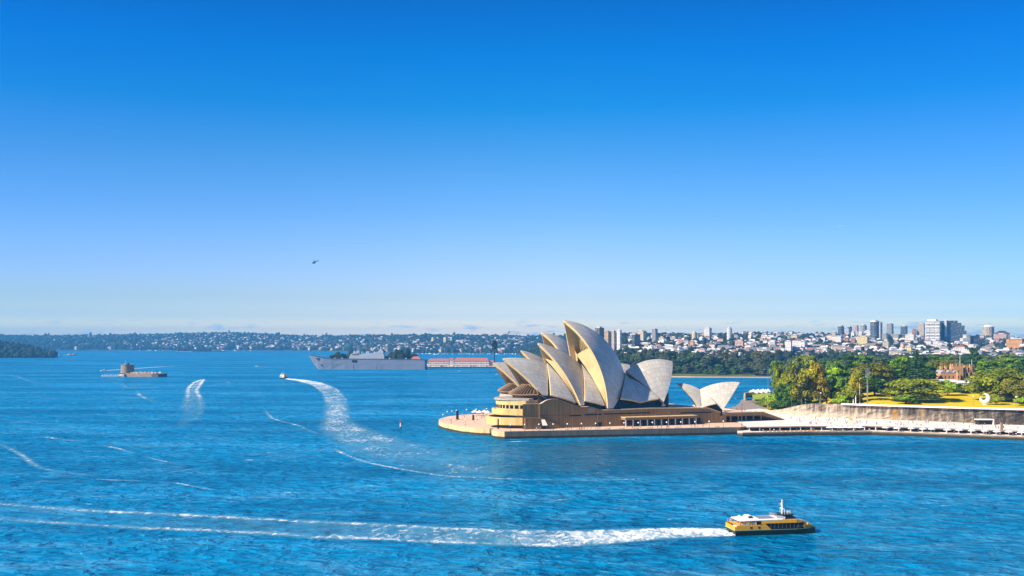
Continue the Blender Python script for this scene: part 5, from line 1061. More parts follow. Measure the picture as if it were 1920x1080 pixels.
# ------------------------------------------------------------------ city on the hill
FM = {
 'white': M_facade('facade_white', (0.74, 0.71, 0.68)), 'cream': M_facade('facade_cream', (0.66, 0.54, 0.36)), 'beige': M_facade('facade_beige', (0.52, 0.42, 0.32)), 'tan': M_facade('facade_tan', (0.48, 0.33, 0.19)),
 'pink': M_facade('facade_pink', (0.55, 0.36, 0.32)), 'brick': M_facade('facade_brick', (0.40, 0.17, 0.09)), 'brown': M_facade('facade_brown', (0.14, 0.10, 0.07), wh=.6), 'grey': M_facade('facade_grey', (0.32, 0.31, 0.32), ww=.65), 'dark': M_facade('facade_dark', (0.085, 0.10, 0.13), ww=.75, wh=.6),
 'navy': M_facade('facade_navy', (0.05, 0.075, 0.12), ww=.8, wh=.65), 'slab': M_facade('facade_slab', (0.70, 0.70, 0.70), wh=.52, slab=True), 'bslab': M_facade('facade_blue_slab', (0.16, 0.21, 0.29), wh=.6, slab=True, glass=(.02, .04, .075)), 'green': M_facade('facade_green', (0.36, 0.38, 0.33), ww=.7), 'orange': M_facade('facade_orange', (0.62, 0.30, 0.09)), 'yellow': M_facade('facade_yellow', (0.72, 0.58, 0.25)), 'stripe': M_facade('facade_fins', (0.62, 0.52, 0.38), pw=5.0, ww=.5, wh=.96, glass=(.03, .025, .02))}
def ground_row(px, D): return YH + (H - city_z(px, D)) / D * F
def find_D(px, base):
    d0 = cove_shore(px); Ds = np.linspace(d0 + 200, d0 + 2080, 200); r = [abs(ground_row(px, D) - base) for D in Ds]; return float(Ds[int(np.argmin(r))])
def tower(px0, px1, top, base, mat, label, lit=.6, shape='box', roof=True, D=None, cat='tower block', phi=-34, mat2=None, crown=None):
    pc = (px0 + px1) / 2; D = D or find_D(pc, base); W_ = (px1 - px0) / F * D; x = (pc - 960) / F * D; z0 = min(city_z(pc, D), zat(base, D)) - 4; z1 = zat(top, D); h = z1 - z0
    t = thing('tower_block' if cat == 'tower block' else 'building', label, cat, (x, D, z0))
    if shape == 'round':
        b = MB().lathe((x, D + W_ / 2, z0), [(W_ / 2, 0), (W_ / 2, h), (W_ * .46, h), (.05, h + .2)], 24)
        b.build('wall', FM[mat], t, smooth=False); w = d = W_; rz = 0
        if roof: MB().lathe((x, D + W_ / 2, z0 + h), [(W_ * .34, 0.2), (W_ * .34, 3.5), (.05, 3.6)], 16).build('roof_plant', m_lgrey, t)
    else:
        rz = R(phi); w = W_ * lit / math.cos(rz); d = W_ * (1 - lit) / abs(math.sin(rz)); c = (x, D + d / 2, z0)
        MB().box(c, (w, d, h), rz).build('wall', FM[mat], t)
        if roof: MB().box((x, D + d / 2, z0 + h), (w * .5, d * .5, max(2.6, h * .05)), rz).build('roof_plant', m_lgrey if mat not in ('brick', 'tan') else FM[mat], t); MB().box((x, D + d / 2, z0 + h - .6), (w + .8, d + .8, 1.1), rz).build('parapet', m_lgrey if mat in ('dark', 'navy', 'bslab', 'brown') else FM[mat], t)
    if crown: crown(t, x, D + d / 2, z0 + h, w, d, rz)
    return t, (x, D + d / 2, z0, w, d, h, rz)
T_ = [
 (1116, 1134, 614.5, 660, 'brown', 'dark brown twin-shafted tower standing right against the largest sail', .45), (1133, 1146.5, 622, 664, 'tan', 'tan tower with dark bands, second of the cluster behind the largest sail', .55), (1146.5, 1156, 621.5, 664, 'beige', 'beige tower, third of the cluster behind the largest sail', .5), (1156.5, 1166, 619.5, 664, 'white', 'whitish slim tower, right end of the cluster behind the largest sail', .62),
 (1184.5, 1203, 627, 659, 'navy', 'dark blue glass slab in front of the cream block', .3), (1194, 1213, 620.5, 645, 'cream', 'cream block rising behind the dark blue glass slab', .62), (1222.5, 1234, 617, 645, 'grey', 'grey tower with a narrow top house, right of the cream block', .55), (1213, 1221, 633, 643, 'slab', 'small white banded flats between the cream block and the grey tower', .6),
 (1235.5, 1249, 632.5, 643, 'cream', 'squat cream flats right of the grey tower', .6), (1257, 1272, 632, 643, 'beige', 'squat beige flats with a stepped roof, midway along the hill', .6), (1309, 1320, 631, 643, 'tan', 'tan block beside the round beige tower', .6),
 (1320, 1336, 615, 638, 'white', 'broad white tower block high on the hill, left of the lone slim one', .6), (1379, 1397, 639, 659, 'pink', 'pinkish striped block with a dark low wing, on the lower slope', .72), (1293, 1303, 640, 655, 'orange', 'narrow orange stepped flats among small houses', .7),
 (1425, 1434, 634, 645, 'beige', 'small beige tower alone on the wooded slope', .6), (1478, 1516, 641, 660, 'white', 'big white hospital-like block on the slope left of the skyline', .75), (1473, 1486, 640, 668, 'white', 'tall white end wing of the big white block', .7), (1488, 1512, 651, 668, 'slab', 'white banded wing in front of the big white block', .7),
 (1530, 1543, 659, 672, 'grey', 'grey low block right of the round dark one, above the trees', .5), (1543, 1556, 657, 672, 'white', 'white low block with a shaded side above the trees', .55), (1484, 1500, 628, 641, 'cream', 'pale cream house-like block high on the wooded ridge', .6),
 (1585, 1595, 616, 633, 'slab', 'pale bluish banded tower next to the dark grey round one', .6), (1589, 1601, 612.5, 625, 'brown', 'brown-topped tower behind the pale bluish one', .4), (1601, 1613, 610.5, 624, 'pink', 'mauve-brown tower with a notched roof on the skyline', .45),
 (1609, 1636, 620.5, 630, 'white', 'long low white building with arched openings on the skyline', .9), (1664, 1680, 607, 627, 'grey', 'two-tone mauve and grey tower right of the tallest dark tower', .45), (1690, 1707, 611.5, 629, 'dark', 'wide dark blue-grey tower between the two-tone one and the beige one', .45), (1711, 1720, 617.5, 629, 'brick', 'small orange-brown tower left of the tall beige one', .6), (1721, 1736, 607, 631, 'beige', 'tall beige tower left of the pair of giant blocks', .68),
 (1596, 1605, 622.5, 636, 'white', 'slim white tower in front of the mauve-brown one', .55), (1605, 1611, 622, 634, 'slab', 'slim pale banded tower right of the slim white one', .5), (1560, 1571, 623, 641, 'beige', 'beige and grey tower at the left edge of the dense skyline', .55), (1565, 1579, 631, 648, 'white', 'bright white stepped block below the beige and grey tower', .75), (1560, 1576, 647, 660, 'white', 'bright white cube low on the slope, lowest of the white ones', .85),
 (1584, 1595, 634, 648, 'brick', 'brick-red block, left of a matching pair', .55), (1596, 1606, 635, 650, 'brick', 'brick-red block with a tiled top, right of a matching pair', .6), (1609, 1634, 631, 652, 'yellow', 'cream-yellow block with a grey shaded side in mid-slope', .62), (1655, 1674, 625.5, 642, 'green', 'pale greenish office block below the two-tone tower', .35), (1674, 1690, 627, 640, 'green', 'greenish-white rounded flats right of the pale greenish office block', .6),
 (1699, 1720, 627, 645, 'white', 'white block with a red stripe and dark shaded side', .62), (1656, 1671, 640, 662, 'beige', 'white and brown tower in mid-slope, brown roofed', .6), (1596, 1622, 657, 672, 'grey', 'wide grey block under a flat red roof just above the trees', .35), (1579, 1590, 655, 671, 'slab', 'pale blue-white banded block left of the red flat-roofed one', .6), (1698, 1714, 650, 668, 'yellow', 'pale yellow-green gabled block just above the dark pine', .6),
 (1793, 1816, 654, 672, 'white', 'plain flat-topped white building above the turreted house', .8), (1869, 1898, 626, 642, 'pink', 'pinkish hotel block under a dark hipped roof at right', .55), (1891, 1922, 636, 660, 'orange', 'bright orange-yellow flats at the right edge', .72), (1835, 1856, 657, 670, 'yellow', 'cream gabled terrace left of the pink red-roofed row', .7),
 (1640, 1652, 651, 664, 'brick', 'low brick block in front of the tallest dark tower', .6), (1720, 1733, 632, 648, 'navy', 'dark block to the left of the giant white-balconied block', .35), (1745, 1776, 645, 656, 'white', 'low white terrace row at the foot of the giant blocks', .85), (1438, 1462, 660, 671, 'beige', 'long low beige block above the cove trees', .7), (1497, 1509, 668, 674, 'pink', 'small pink building peeping above the garden trees', .6)]
for a in T_: tower(*a[:4], a[4], a[5], lit=a[6])
tower(1298, 1308, 624, 643, 'cream', 'round cream tower standing just left of the tan block', shape='round')
tower(1364, 1373.5, 615.5, 642, 'white', 'lone slim round-cornered white tower high on the hill', shape='round'); tower(1573, 1584.5, 612, 632, 'dark', 'dark grey round tower at the left end of the skyline', shape='round'); tower(1615.5, 1627, 610, 625, 'grey', 'grey round tower with a flat top on the skyline', shape='round')
tower(1509, 1531, 656, 674, 'navy', 'dark blue rounded block at the right end of the big white one', shape='round', roof=False)
t, (x, y, z, w, d, h, rz) = tower(1635, 1651, 602, 640, 'dark', 'tallest dark round tower of the skyline with a white top rim and a white fin', shape='round')
MB().lathe((x, y, z + h), [(w * .52, -2.2), (w * .52, .6), (w * .45, .6)], 24).build('rim', m_white, t); MB().box((x + w * .62, y, z), (w * .35, w * .7, h * .97)).build('fin', FM['slab'], t); MB().box((x + w * .45, y - w * .4, z), (w * .12, 2, h * .96)).build('white_fin', m_white, t)
t, (x, y, z, w, d, h, rz) = tower(1847, 1868.5, 612.5, 631, 'stripe', 'round tower with vertical stripes and a white cone roof', shape='round', roof=False)
MB().lathe((x, y, z + h), [(w * .5, .1), (w * .34, 2), (w * .2, 6.5), (.1, 7.5)], 24).build('cone_roof', m_white, t); MB().tube((x + 5, y, z + h + 5), (x + 5, y, z + h + 13), .5, n=6).build('aerial', m_dgrey, t)
# the two giant apartment blocks
def balconies(t, x, y, z, w, d, h, rz, n, side):
    for i in range(n):
        zz = z + h * (i + .8) / (n + .5); b = MB(); cs, sn = math.cos(rz), math.sin(rz)
        for k in range(3): ox = -w / 2 + w * (k + .5) / 3; oy = -d / 2 - .9; b.box((x + ox * cs - oy * sn, y + ox * sn + oy * cs, zz), (w / 3 * .8, 1.8, 1.15), rz)
        b.build('balcony', m_white, t)
D_ = find_D(1755, 648)
t, q = tower(1738.5, 1776, 602.5, 646, 'slab', 'giant white-balconied apartment block, left of a touching pair', lit=.58, D=D_); balconies(t, *q, 16, 0)
MB().box((q[0] - q[3] * .12, q[1], q[2] + q[5]), (q[3] * .55, q[4] * .5, 6), q[6]).build('penthouse', m_white, t)
def stepped(t, D, segs, mat):
    for px0, px1, top in segs: W_ = (px1 - px0) / F * D; x = ((px0 + px1) / 2 - 960) / F * D; MB().box((x, D + 14, q[2]), (W_ + .02, 26 + RNG.random(), zat(top, D) - q[2])).build('wing', FM[mat], t)
cx = (1790 - 960) / F * (D_ + 6); t = thing('tower_block', 'giant dark blue glass apartment block stepping down to the right, right of a touching pair', 'tower block', (cx, D_ + 6, q[2]))
stepped(t, D_ + 6, [(1770, 1776.5, 601.5), (1776.5, 1796, 601), (1796, 1803, 605.5), (1803, 1809, 610.5), (1809, 1812.5, 620)], 'bslab'); xw = (1774 - 960) / F * D_; MB().box((xw, D_ + 3, q[2] + 30), (4.5, 3, zat(601, D_) - q[2] - 28), 0).build('white_fin', m_white, t)
D2 = find_D(1822, 655); cx = (1822 - 960) / F * D2; zb = city_z(1822, D2) - 4; t = thing('tower_block', 'terraced white and glass block stepping up from left to right below the striped round tower', 'tower block', (cx, D2, zb))
for i, (a, c, top) in enumerate([(1799, 1806, 640), (1806, 1812, 633), (1812, 1819, 627)]): W_ = (c - a) / F * D2; MB().box((((a + c) / 2 - 960) / F * D2, D2 + 10, zb), (W_ + .02, 20 + i, zat(top, D2) - zb)).build('terrace', FM['slab'], t)
for a, c, top in [(1819, 1838, 629), (1838, 1848, 634)]: W_ = (c - a) / F * D2; MB().box((((a + c) / 2 - 960) / F * D2, D2 + 13, zb), (W_ + .02, 20, zat(top, D2) - zb)).build('wing', FM['navy'], t)
# pink row with red roof, hip roofs
def gabled(name, px0, px1, eave, ridge, base, D, wall, roof, label, cat='building', hip=.25, depth=14):
    x0, x1 = ((p - 960) / F * D for p in (px0, px1)); z0 = zat(base, D) - 3; ze, zr = zat(eave, D), zat(ridge, D); t = thing(name, label, cat, ((x0 + x1) / 2, D, z0)); MB().box(((x0 + x1) / 2, D + depth / 2, z0), (x1 - x0, depth, ze - z0)).build('wall', wall, t)
    b = MB(); hx = (x1 - x0) * hip; a, c, e, f_ = (x0 - .5, D - .6, ze + .02), (x1 + .5, D - .6, ze + .02), (x1 + .5, D + depth + .6, ze + .02), (x0 - .5, D + depth + .6, ze + .02); r0, r1 = (x0 + hx, D + depth / 2, zr), (x1 - hx, D + depth / 2, zr)
    b.face([a, c, r1, r0]); b.face([e, f_, r0, r1]); b.face([c, e, r1]); b.face([f_, a, r0]); b.face([a, f_, e, c]); b.build('roof', roof, t); return t
D3 = find_D(1880, 668); gabled('building', 1857, 1912, 661, 655, 671, D3, FM['pink'], m_roofred, 'long pink row under a red tiled roof at right, in front of the orange flats', hip=.08)
D4 = find_D(1884, 641) - 5; gabled('building', 1870, 1894, 625.5, 620, 640, D4, FM['pink'], M('dark_roof', (.09, .05, .045)), 'mauve hotel with a big dark hipped roof, on the skyline near the right edge', hip=.3, depth=24)
gabled('building', 1745, 1770, 662, 658, 668, find_D(1757, 668), FM['white'], m_white, 'low white saw-tooth roofed building above the brown fig', hip=.1)
gabled('building', 1330, 1352, 653, 648, 657, find_D(1340, 657), FM['cream'], M('ochre_roof', (.45, .30, .14)), 'yellow domed-looking low building among the white terraces', hip=.4)
# blocks on the far hazy hills
def far_block(px0, px1, top, base, mat, label):
    px = (px0 + px1) / 2; Ds = np.linspace(far_shore(px) + 30, far_shore(px) + 1500, 200); D = float(Ds[int(np.argmin([abs(YH + (H - far_z(px, d)) / d * F - base) for d in Ds]))]); tower(px0, px1, top, base, mat, label, lit=.6, D=D)
_cz = city_z
def city_z_or_far(px, D): return far_z(px, D) if px < 975 else _cz(px, D)
city_z = city_z_or_far
for a in [(808.5, 815, 633, 648, 'yellow', 'yellow tower on the far hills, left of two behind the wharf'), (831, 839, 632.5, 646, 'yellow', 'pale yellow tower on the far hills, right of two behind the wharf'), (843, 850, 636.5, 646, 'cream', 'small cream stepped block right of the two yellow far towers'), (863, 869, 639.5, 646, 'white', 'bright white cube on the far hills'), (869, 876, 640, 647, 'grey', 'grey block touching the bright white far cube'), (796, 805, 641, 648, 'pink', 'low pink block left of the yellow far tower'), (814, 823, 645.5, 653, 'brick', 'reddish block below the yellow far tower'), (912, 918, 640, 648, 'pink', 'small pinkish block far off near the dark pole-like tree'), (780, 792, 650, 657, 'white', 'wide white waterside block left of the wharf'), (619, 625, 653, 657, 'yellow', 'cream cube by the water beyond the carrier bow'), (711, 721, 643, 648, 'orange', 'orange block above the carrier mast on the far hill'), (697, 704, 647, 653, 'cream', 'cream block right above the carrier island'), (720, 727, 632, 637, 'brick', 'dark red block on the far ridge')]: far_block(*a)
D_ = far_shore(429) + 1560; x = (429 - 960) / F * D_; t = thing('water_tower', 'dark round-headed water tower on the far left ridge', 'water tower', (x, D_, far_z(429, D_))); MB().tube((x, D_, far_z(429, D_)), (x, D_, zat(621, D_)), 3.5, n=10).build('shaft', m_dgrey, t); MB().lathe((x, D_, zat(621.5, D_)), [(3, 0), (8, 4), (8, 9), (.1, 10)], 14).build('tank', m_dgrey, t)
D_ = 6250.0; x0 = (947 - 960) / F * D_; t = thing('crane', 'dark luffing crane raised over the far ridge', 'crane', (x0, D_, 60)); P_ = lambda px, py: ((px - 960) / F * D_, D_, zat(py, D_))
MB().tube(P_(947, 645), P_(947, 634), 5, 4, 6).build('mast', m_dgrey, t); bm_ = MB().tube(P_(947, 634.5), P_(956, 620.5), 6, 2.5, 6).build('boom', m_dgrey, t); MB().tube(P_(956, 620.5), P_(957, 634), .8, n=4).build('hoist_cable', m_dgrey, bm_); MB().box(P_(944.5, 636), (14, 8, 8)).build('machine_house', m_dgrey, t)
# ------------------------------------------------------------------ houses
def house_proto(kind, roofm):
    b = MB(); w, d, h = {'gable': (11, 9, 6), 'flat': (15, 11, 9), 'terrace': (20, 9, 7)}[kind]; b.box((0, 0, -4), (w, d, h + 4)); b.m = 1
    if kind == 'flat': b.box((0, 0, h + .02), (w + .6, d + .6, .7)); b.box((w * .2, 0, h + .7), (w * .3, d * .4, 2))
    else:
        a, c, e, f_ = (-w / 2 - .5, -d / 2 - .5, h + .02), (w / 2 + .5, -d / 2 - .5, h + .02), (w / 2 + .5, d / 2 + .5, h + .02), (-w / 2 - .5, d / 2 + .5, h + .02); k = w * .2 if kind == 'gable' else .3; r0, r1 = (-w / 2 + k, 0, h + 3.6), (w / 2 - k, 0, h + 3.6); b.face([a, c, r1, r0]); b.face([e, f_, r0, r1]); b.face([c, e, r1]); b.face([f_, a, r0])
    b.m = 2
    for i in range(int(w // 3.6)): b.box((-w / 2 + 1.9 + i * 3.6, -d / 2 - .01, 1.6), (1.7, .06, 2)); b.box((-w / 2 - .01, -d / 4 + (i % 2) * d / 2, 1.6), (.06, 1.7, 2))
    o = b.build('house', [m_obj, roofm, m_dglass]); m = o.data; bpy.data.objects.remove(o); return m
m_rg = M('roof_grey', (.20, .20, .22), var=.2); m_rw = M('roof_white', (.7, .7, .7), var=.1)
m_rr = M('roof_terracotta', (.30, .13, .085), var=.25)
HP = [house_proto('gable', m_rr), house_proto('gable', m_rg), house_proto('flat', m_rw), house_proto('terrace', m_rg), house_proto('terrace', m_rr)]
WALLS = {'white': (.78, .76, .74), 'cream': (.66, .54, .36), 'pink': (.58, .38, .33), 'grey': (.34, .34, .36), 'brick': (.38, .16, .09)}
def house(px, D, zf, s, where, grp):
    k = rb.choice(['white'] * 5 + ['cream', 'cream', 'pink', 'grey', 'brick']); hp = rb.choice([0, 1, 1, 2, 2, 2, 3, 3, 4]); rf = ['red-roofed', 'grey-roofed', 'flat-roofed', 'grey-roofed terraced', 'red-roofed terraced'][hp]
    o = bpy.data.objects.new('house', HP[hp]); COL.objects.link(o); o.location = ((px - 960) / F * D, D, zf(px, D) + .5); o.rotation_euler = (0, 0, R(rb.uniform(-50, 10))); o.scale = (s, s, s); o.color = WALLS[k] + (1,)
    tag(o, '%s %s house %s' % (k, rf, where), 'house', grp)
for i in range(165):
    px = rb.uniform(1165, 1915) if i % 3 else rb.uniform(1230, 1560); D = cove_shore(px) + (rb.uniform(430, 800) if i % 4 else rb.uniform(800, 1700)); house(px, D, _cz, rb.uniform(1.0, 1.5), 'packed on the city hillside above the cove trees', 'houses on the city hillside')
for i in range(130):
    px = rb.uniform(110, 985) if i % 3 else rb.uniform(560, 985); D = far_shore(px) + rb.uniform(60, 900); house(px, D, far_z, rb.uniform(1.1, 1.9), 'among the woods of the far hazy hills', 'houses on the far hazy hills')
def M_houses():
    m, nt, b = bsdf('small_houses'); a = N(nt, 'ShaderNodeAttribute'); a.attribute_name = 'tint'; r = ramp(nt, [(0, (.57, .55, .53)), (.25, (.58, .48, .35)), (.4, (.5, .5, .52)), (.55, (.55, .38, .33)), (.72, (.30, .13, .085)), (.85, (.20, .20, .22)), (.95, (.66, .66, .66))], a.outputs['Fac'], 'CONSTANT'); L(nt, r.outputs[0], b.inputs['Base Color']); b.inputs['Roughness'].default_value = .8; return m
m_hs = M_houses()
def house_mass(name, P, s, seed, hh=(5, 9)):
    g = np.random.default_rng(seed); n = len(P); P = np.array(P); w, d, h = (g.uniform(7, 16, n) * s, g.uniform(7, 11, n) * s, g.uniform(hh[0], hh[1], n) * s); a = np.radians(g.uniform(-55, 15, n)); rh = g.uniform(1, 3.4, n) * s
    base = np.array([(-.5, -.5, 0), (.5, -.5, 0), (.5, .5, 0), (-.5, .5, 0), (-.5, -.5, 1), (.5, -.5, 1), (.5, .5, 1), (-.5, .5, 1)], float); V, T, Fc = [], [], []
    X = base[None] * np.stack([w, d, h + 4], 1)[:, None]; X[:, :, 2] -= 4; roof = np.array([(-.54, -.54, 0), (.54, -.54, 0), (.54, .54, 0), (-.54, .54, 0), (-.3, 0, 1), (.3, 0, 1)], float); Y = roof[None] * np.stack([w, d, rh], 1)[:, None]; Y[:, :, 2] += (h + .05)[:, None]
    A = np.concatenate([X, Y], 1); cs, sn = np.cos(a)[:, None], np.sin(a)[:, None]; A = np.stack([A[:, :, 0] * cs - A[:, :, 1] * sn, A[:, :, 0] * sn + A[:, :, 1] * cs, A[:, :, 2]], 2) + P[:, None]
    f = np.array([(0, 1, 5, 4), (1, 2, 6, 5), (2, 3, 7, 6), (3, 0, 4, 7), (8, 9, 13, 12), (10, 11, 12, 13), (9, 10, 13, 13), (11, 8, 12, 12)]); wt = g.choice([.05, .05, .05, .05, .3, .3, .45, .6, .76] if hh[1] < 11 else [.05, .3, .3, .3, .45, .45, .6], n); rt = g.choice([.76, .9, .9, .9, .97, .97], n)
    T = np.concatenate([np.repeat(wt[:, None], 8, 1), np.repeat(rt[:, None], 6, 1)], 1)
    q = f[None] + (np.arange(n) * 14)[:, None, None]; q = q.reshape(-1, 4); tri = q[:, 2] == q[:, 3]; me_f = [tuple(r[:3]) if t_ else tuple(r) for r, t_ in zip(q.tolist(), tri)]
    me = bpy.data.meshes.new(name); me.from_pydata(A.reshape(-1, 3).tolist(), [], me_f); at_ = me.attributes.new('tint', 'FLOAT', 'POINT'); at_.data.foreach_set('value', T.reshape(-1).astype(np.float32)); me.materials.append(m_hs); o = bpy.data.objects.new(name, me); COL.objects.link(o); return tag(o, kind='stuff')
P = []
while len(P) < 1800:
    px = g5.uniform(1165, 2050); t = 350 + 1700 * g5.random() ** 1.5; D = cove_shore(px) + t
    if g5.random() < (.35 if 1000 < t else 1): P.append(((px - 960) / F * D, D, _cz(px, D) + 1))
house_mass('hillside_houses', P, .95, 21)
P = []
while len(P) < 430: px = g5.uniform(1560, 1960) if g5.random() < .62 else g5.uniform(1180, 1580); t = g5.uniform(420, 1900); D = cove_shore(px) + t; P.append(((px - 960) / F * D, D, _cz(px, D)))
house_mass('hillside_flats', P, 1.15, 23, (7, 16))
P = []
while len(P) < 3600:
    px = g5.uniform(90, 1010); D = far_shore(px) + 30 + 1500 * g5.random() ** .85
    if g5.random() < np.interp(px, [90, 250, 330, 560, 1010], [.12, .25, .8, 1, 1]): P.append(((px - 960) / F * D, D, far_z(px, D) + 3))
house_mass('far_hill_houses', P, 1.6, 22)
# ------------------------------------------------------------------ naval wharf with red roofs
a, c = gp(775, 690), gp(945, 690); slab('wharf_island', [(a.x - 200, a.y + 60), (a.x + 15, a.y + 40), (a.x + 15, a.y), (c.x + 40, c.y), (c.x + 60, c.y + 260), (a.x - 200, a.y + 260)], 3.2, m_sea, m_pave_light)
DW = a.y + 14
gabled('wharf_building', 803, 842, 677.3, 672.6, 687.5, DW, M_facade('wharf_wall', (.62, .55, .48), pw=3.6, ph=4.6), m_roofred, 'shorter red-roofed wharf building beside the stern of the carrier', hip=.03, depth=26)
gabled('wharf_building', 851, 917, 677.0, 671.0, 687.5, DW + 3, M_facade('wharf_wall_long', (.60, .54, .50), pw=3.6, ph=4.6), m_roofred, 'long red-roofed wharf building with rows of windows', hip=.06, depth=30)
gabled('wharf_building', 917.5, 926, 679, 676, 687.5, DW + 6, FM['pink'], m_roofred, 'small low red-roofed annex at the right end of the wharf', hip=.05)
gabled('wharf_building', 770, 789, 673.5, 668, 690, DW + 60, FM['pink'], m_roofred, 'red hipped roof showing over the stern of the carrier', hip=.3)
gabled('wharf_building', 842.5, 850, 674.5, 671.5, 687, DW + 40, FM['white'], m_roofred, 'narrow white gabled link between the two red-roofed wharf buildings', hip=.02)
for i in range(40): x = a.x + 30 + i * 3.9 + rb.uniform(-1, 1); o = MB().box((0, 0, 0), (4.2, 2.0, .9)).box((-.2, 0, .9), (2.3, 1.8, .7), tx=.75).build('parked_car', rb.choice([m_white, m_white, m_lgrey, m_lgrey, m_dgrey])); o.location = (x, a.y + 5 + rb.uniform(-1, 3), 3.21); tag(o, 'car parked in the row along the edge of the naval wharf', 'car', 'cars on the naval wharf')
P = [(a.x - 20 - 170 * u, a.y + 80 + 130 * v, 3 + 9 * math.sin(math.pi * min(1, v + .2))) for u, v in g5.random((150, 2))]
wood('wharf_island_trees', [p for p in P if (p[0] < a.x - 140 or p[0] > a.x - 80)], 7.5, 9, 1.3)
for px, top, w, lb in ((750, 654, 18, 'rounded dark tree showing over the deck behind the carrier island'), (762, 659, 20, 'broad dark tree over the carrier deck, next right'), (776, 661, 22, 'dark tree over the carrier stern'), (625, 664, 22, 'low dark tree over the carrier foredeck, left'), (642, 661, 22, 'low dark tree over the carrier foredeck, right'), (690, 652, 20, 'dark tree behind the carrier radar mast'), (716, 652, 16, 'dark tree in the gap between the carrier masts')):
    D = a.y + 90; h = zat(top, D) - 3; tree('round%d' % rb.randrange(4), 'island_tree', lb, 'tree', ((px - 960) / F * D, D, 3), h, w / F * D / (h * .98), (.03, .048, .026))
D = a.y + 100; x = (927 - 960) / F * D; t = thing('tall_pine', 'very dark pine with a bare pole-like trunk at the end of the wharf', 'tree', (x, D, 3.2)); cr = bpy.data.objects.new('crown', PROTO['round1'][0]); COL.objects.link(cr); cr.parent = t; zc = zat(658, D) - 3; cr.location = (0, 0, zc - 3.2); cr.scale = (15, 15, zat(636, D) - zc); cr.color = (.014, .03, .05, 1)
MB().tube((x, D, 3.2), (x, D, zat(648, D)), 1.4, 1.0, 8).build('trunk', m_black, t)
# ------------------------------------------------------------------ turreted sandstone house in the gardens
DG = 850.0; m_gh = M_facade('house_sandstone', (.56, .30, .13), pw=3.4, ph=5.2, ww=.3, wh=.45); X = lambda px, D=DG: (px - 960) / F * D
zg = garden_z(X(1790), DG); GH = thing('turreted_house', 'golden sandstone mansion with crenellated turrets and tall chimneys among the garden trees', 'mansion', (X(1790), DG, zg))
def blk(px0, px1, ytop, D, depth, name, mat=m_gh, z0=None, parent=GH, merl=True):
    x0, x1 = X(px0, D), X(px1, D); z1 = zat(ytop, D); z0 = zg if z0 is None else z0; o = MB().box(((x0 + x1) / 2, D + depth / 2, z0), (x1 - x0, depth, z1 - z0)).build(name, mat, parent)
    if merl:
        b = MB(); n = max(3, int((x1 - x0) / 1.3))
        for i in range(n): b.box((x0 + (i + .5) * (x1 - x0) / n, D + .3, z1), ((x1 - x0) / n * .55, .6, .9)); b.box((x0 + (i + .5) * (x1 - x0) / n, D + depth - .3, z1), ((x1 - x0) / n * .55, .6, .9))
        b.build('battlement', m_gh, o)
    return o
blk(1764, 1800, 700, DG, 14, 'main_wall'); blk(1800, 1828, 699, DG + 5, 14, 'side_wing'); blk(1787.5, 1806, 683, DG + 4, 8, 'tower'); blk(1811, 1827, 686, DG + 8, 8, 'turret'); blk(1796, 1801, 695, DG - 3, 3, 'corner_turret')
for px, y in ((1765.5, 686.5), (1774, 686), (1786, 686), (1813, 686), (1821, 683)): blk(px - 2, px + 2, y, DG + 5, 2.2, 'chimney', merl=False)
b = MB(); x0, x1 = X(1764), X(1799)
for i in range(3): a = x0 + (x1 - x0) * i / 3; c = x0 + (x1 - x0) * (i + 1) / 3; m_ = (a + c) / 2; z = zat(700, DG); b.face([(a, DG + 1, z), (m_, DG + 1, z + 2.8), (m_, DG + 13, z + 2.8), (a, DG + 13, z)]); b.face([(m_, DG + 1, z + 2.8), (c, DG + 1, z), (c, DG + 13, z), (m_, DG + 13, z + 2.8)]); b.face([(a, DG + 1, z), (c, DG + 1, z), (m_, DG + 1, z + 2.8)])
b.build('roof', M('slate_roof', (.30, .31, .36)), GH)
for px, y0, y1, D in ((1800, 683, 662, DG + 8), (1822, 686, 674, DG + 12)): MB().tube((X(px, D), D, zat(y0, D)), (X(px, D), D, zat(y1, D)), .18, .1, 6).build('flagpole', m_white, GH)
t = thing('pavilion', 'low white-roofed marquee building in front of the turreted house', 'pavilion', (X(1790, 815), 815, garden_z(X(1790, 815), 815)))
for i, (p0, p1, ye, yr) in enumerate(((1752, 1776, 715, 711.5), (1776, 1796, 716, 712), (1796, 1822, 718, 714))):
    D = 815 - i * 4; x0, x1 = X(p0, D), X(p1, D); z0 = garden_z((x0 + x1) / 2, D); ze, zr = zat(ye, D), zat(yr, D); MB().box(((x0 + x1) / 2, D + 5, z0), (x1 - x0, 10, ze - z0)).build('wall', m_pave_light, t); b = MB(); b.grid([[(x0, D - .6, ze), (x1, D - .6, ze)], [(x0, D + 5, zr), (x1, D + 5, zr)], [(x0, D + 10.6, ze), (x1, D + 10.6, ze)]]); b.build('roof', m_white, t)
# crescent sculpture on the lawn
D = 662.0; c = Vector((X(1846, D), D, zat(746.3, D))); k = 10.0 / F * D; gz = garden_z(c.x, D)
t = thing('crescent_sculpture', 'white crescent ring sculpture standing on the yellow lawn', 'sculpture', (c.x, D, gz)); rows = []
for i in range(41):
    u = i / 40; a = R(103 - 303 * u); r = (.10 + .34 * math.sin(math.pi * u) ** 1.1) * k; ctr = c + Vector((math.cos(a) * k * .74, 0, math.sin(a) * k * .74)); rd = Vector((math.cos(a), 0, math.sin(a)))
    rows.append([ctr + rd * math.cos(q) * r + Vector((0, 1, 0)) * math.sin(q) * r * .9 for q in np.linspace(0, 2 * math.pi, 13)])
MB().grid(rows).build('ring', m_white, t, smooth=True); MB().box((c.x, D, gz - .3), (1.8, 1.8, max(.5, c.z - k - gz + .6))).build('plinth', m_white, t)
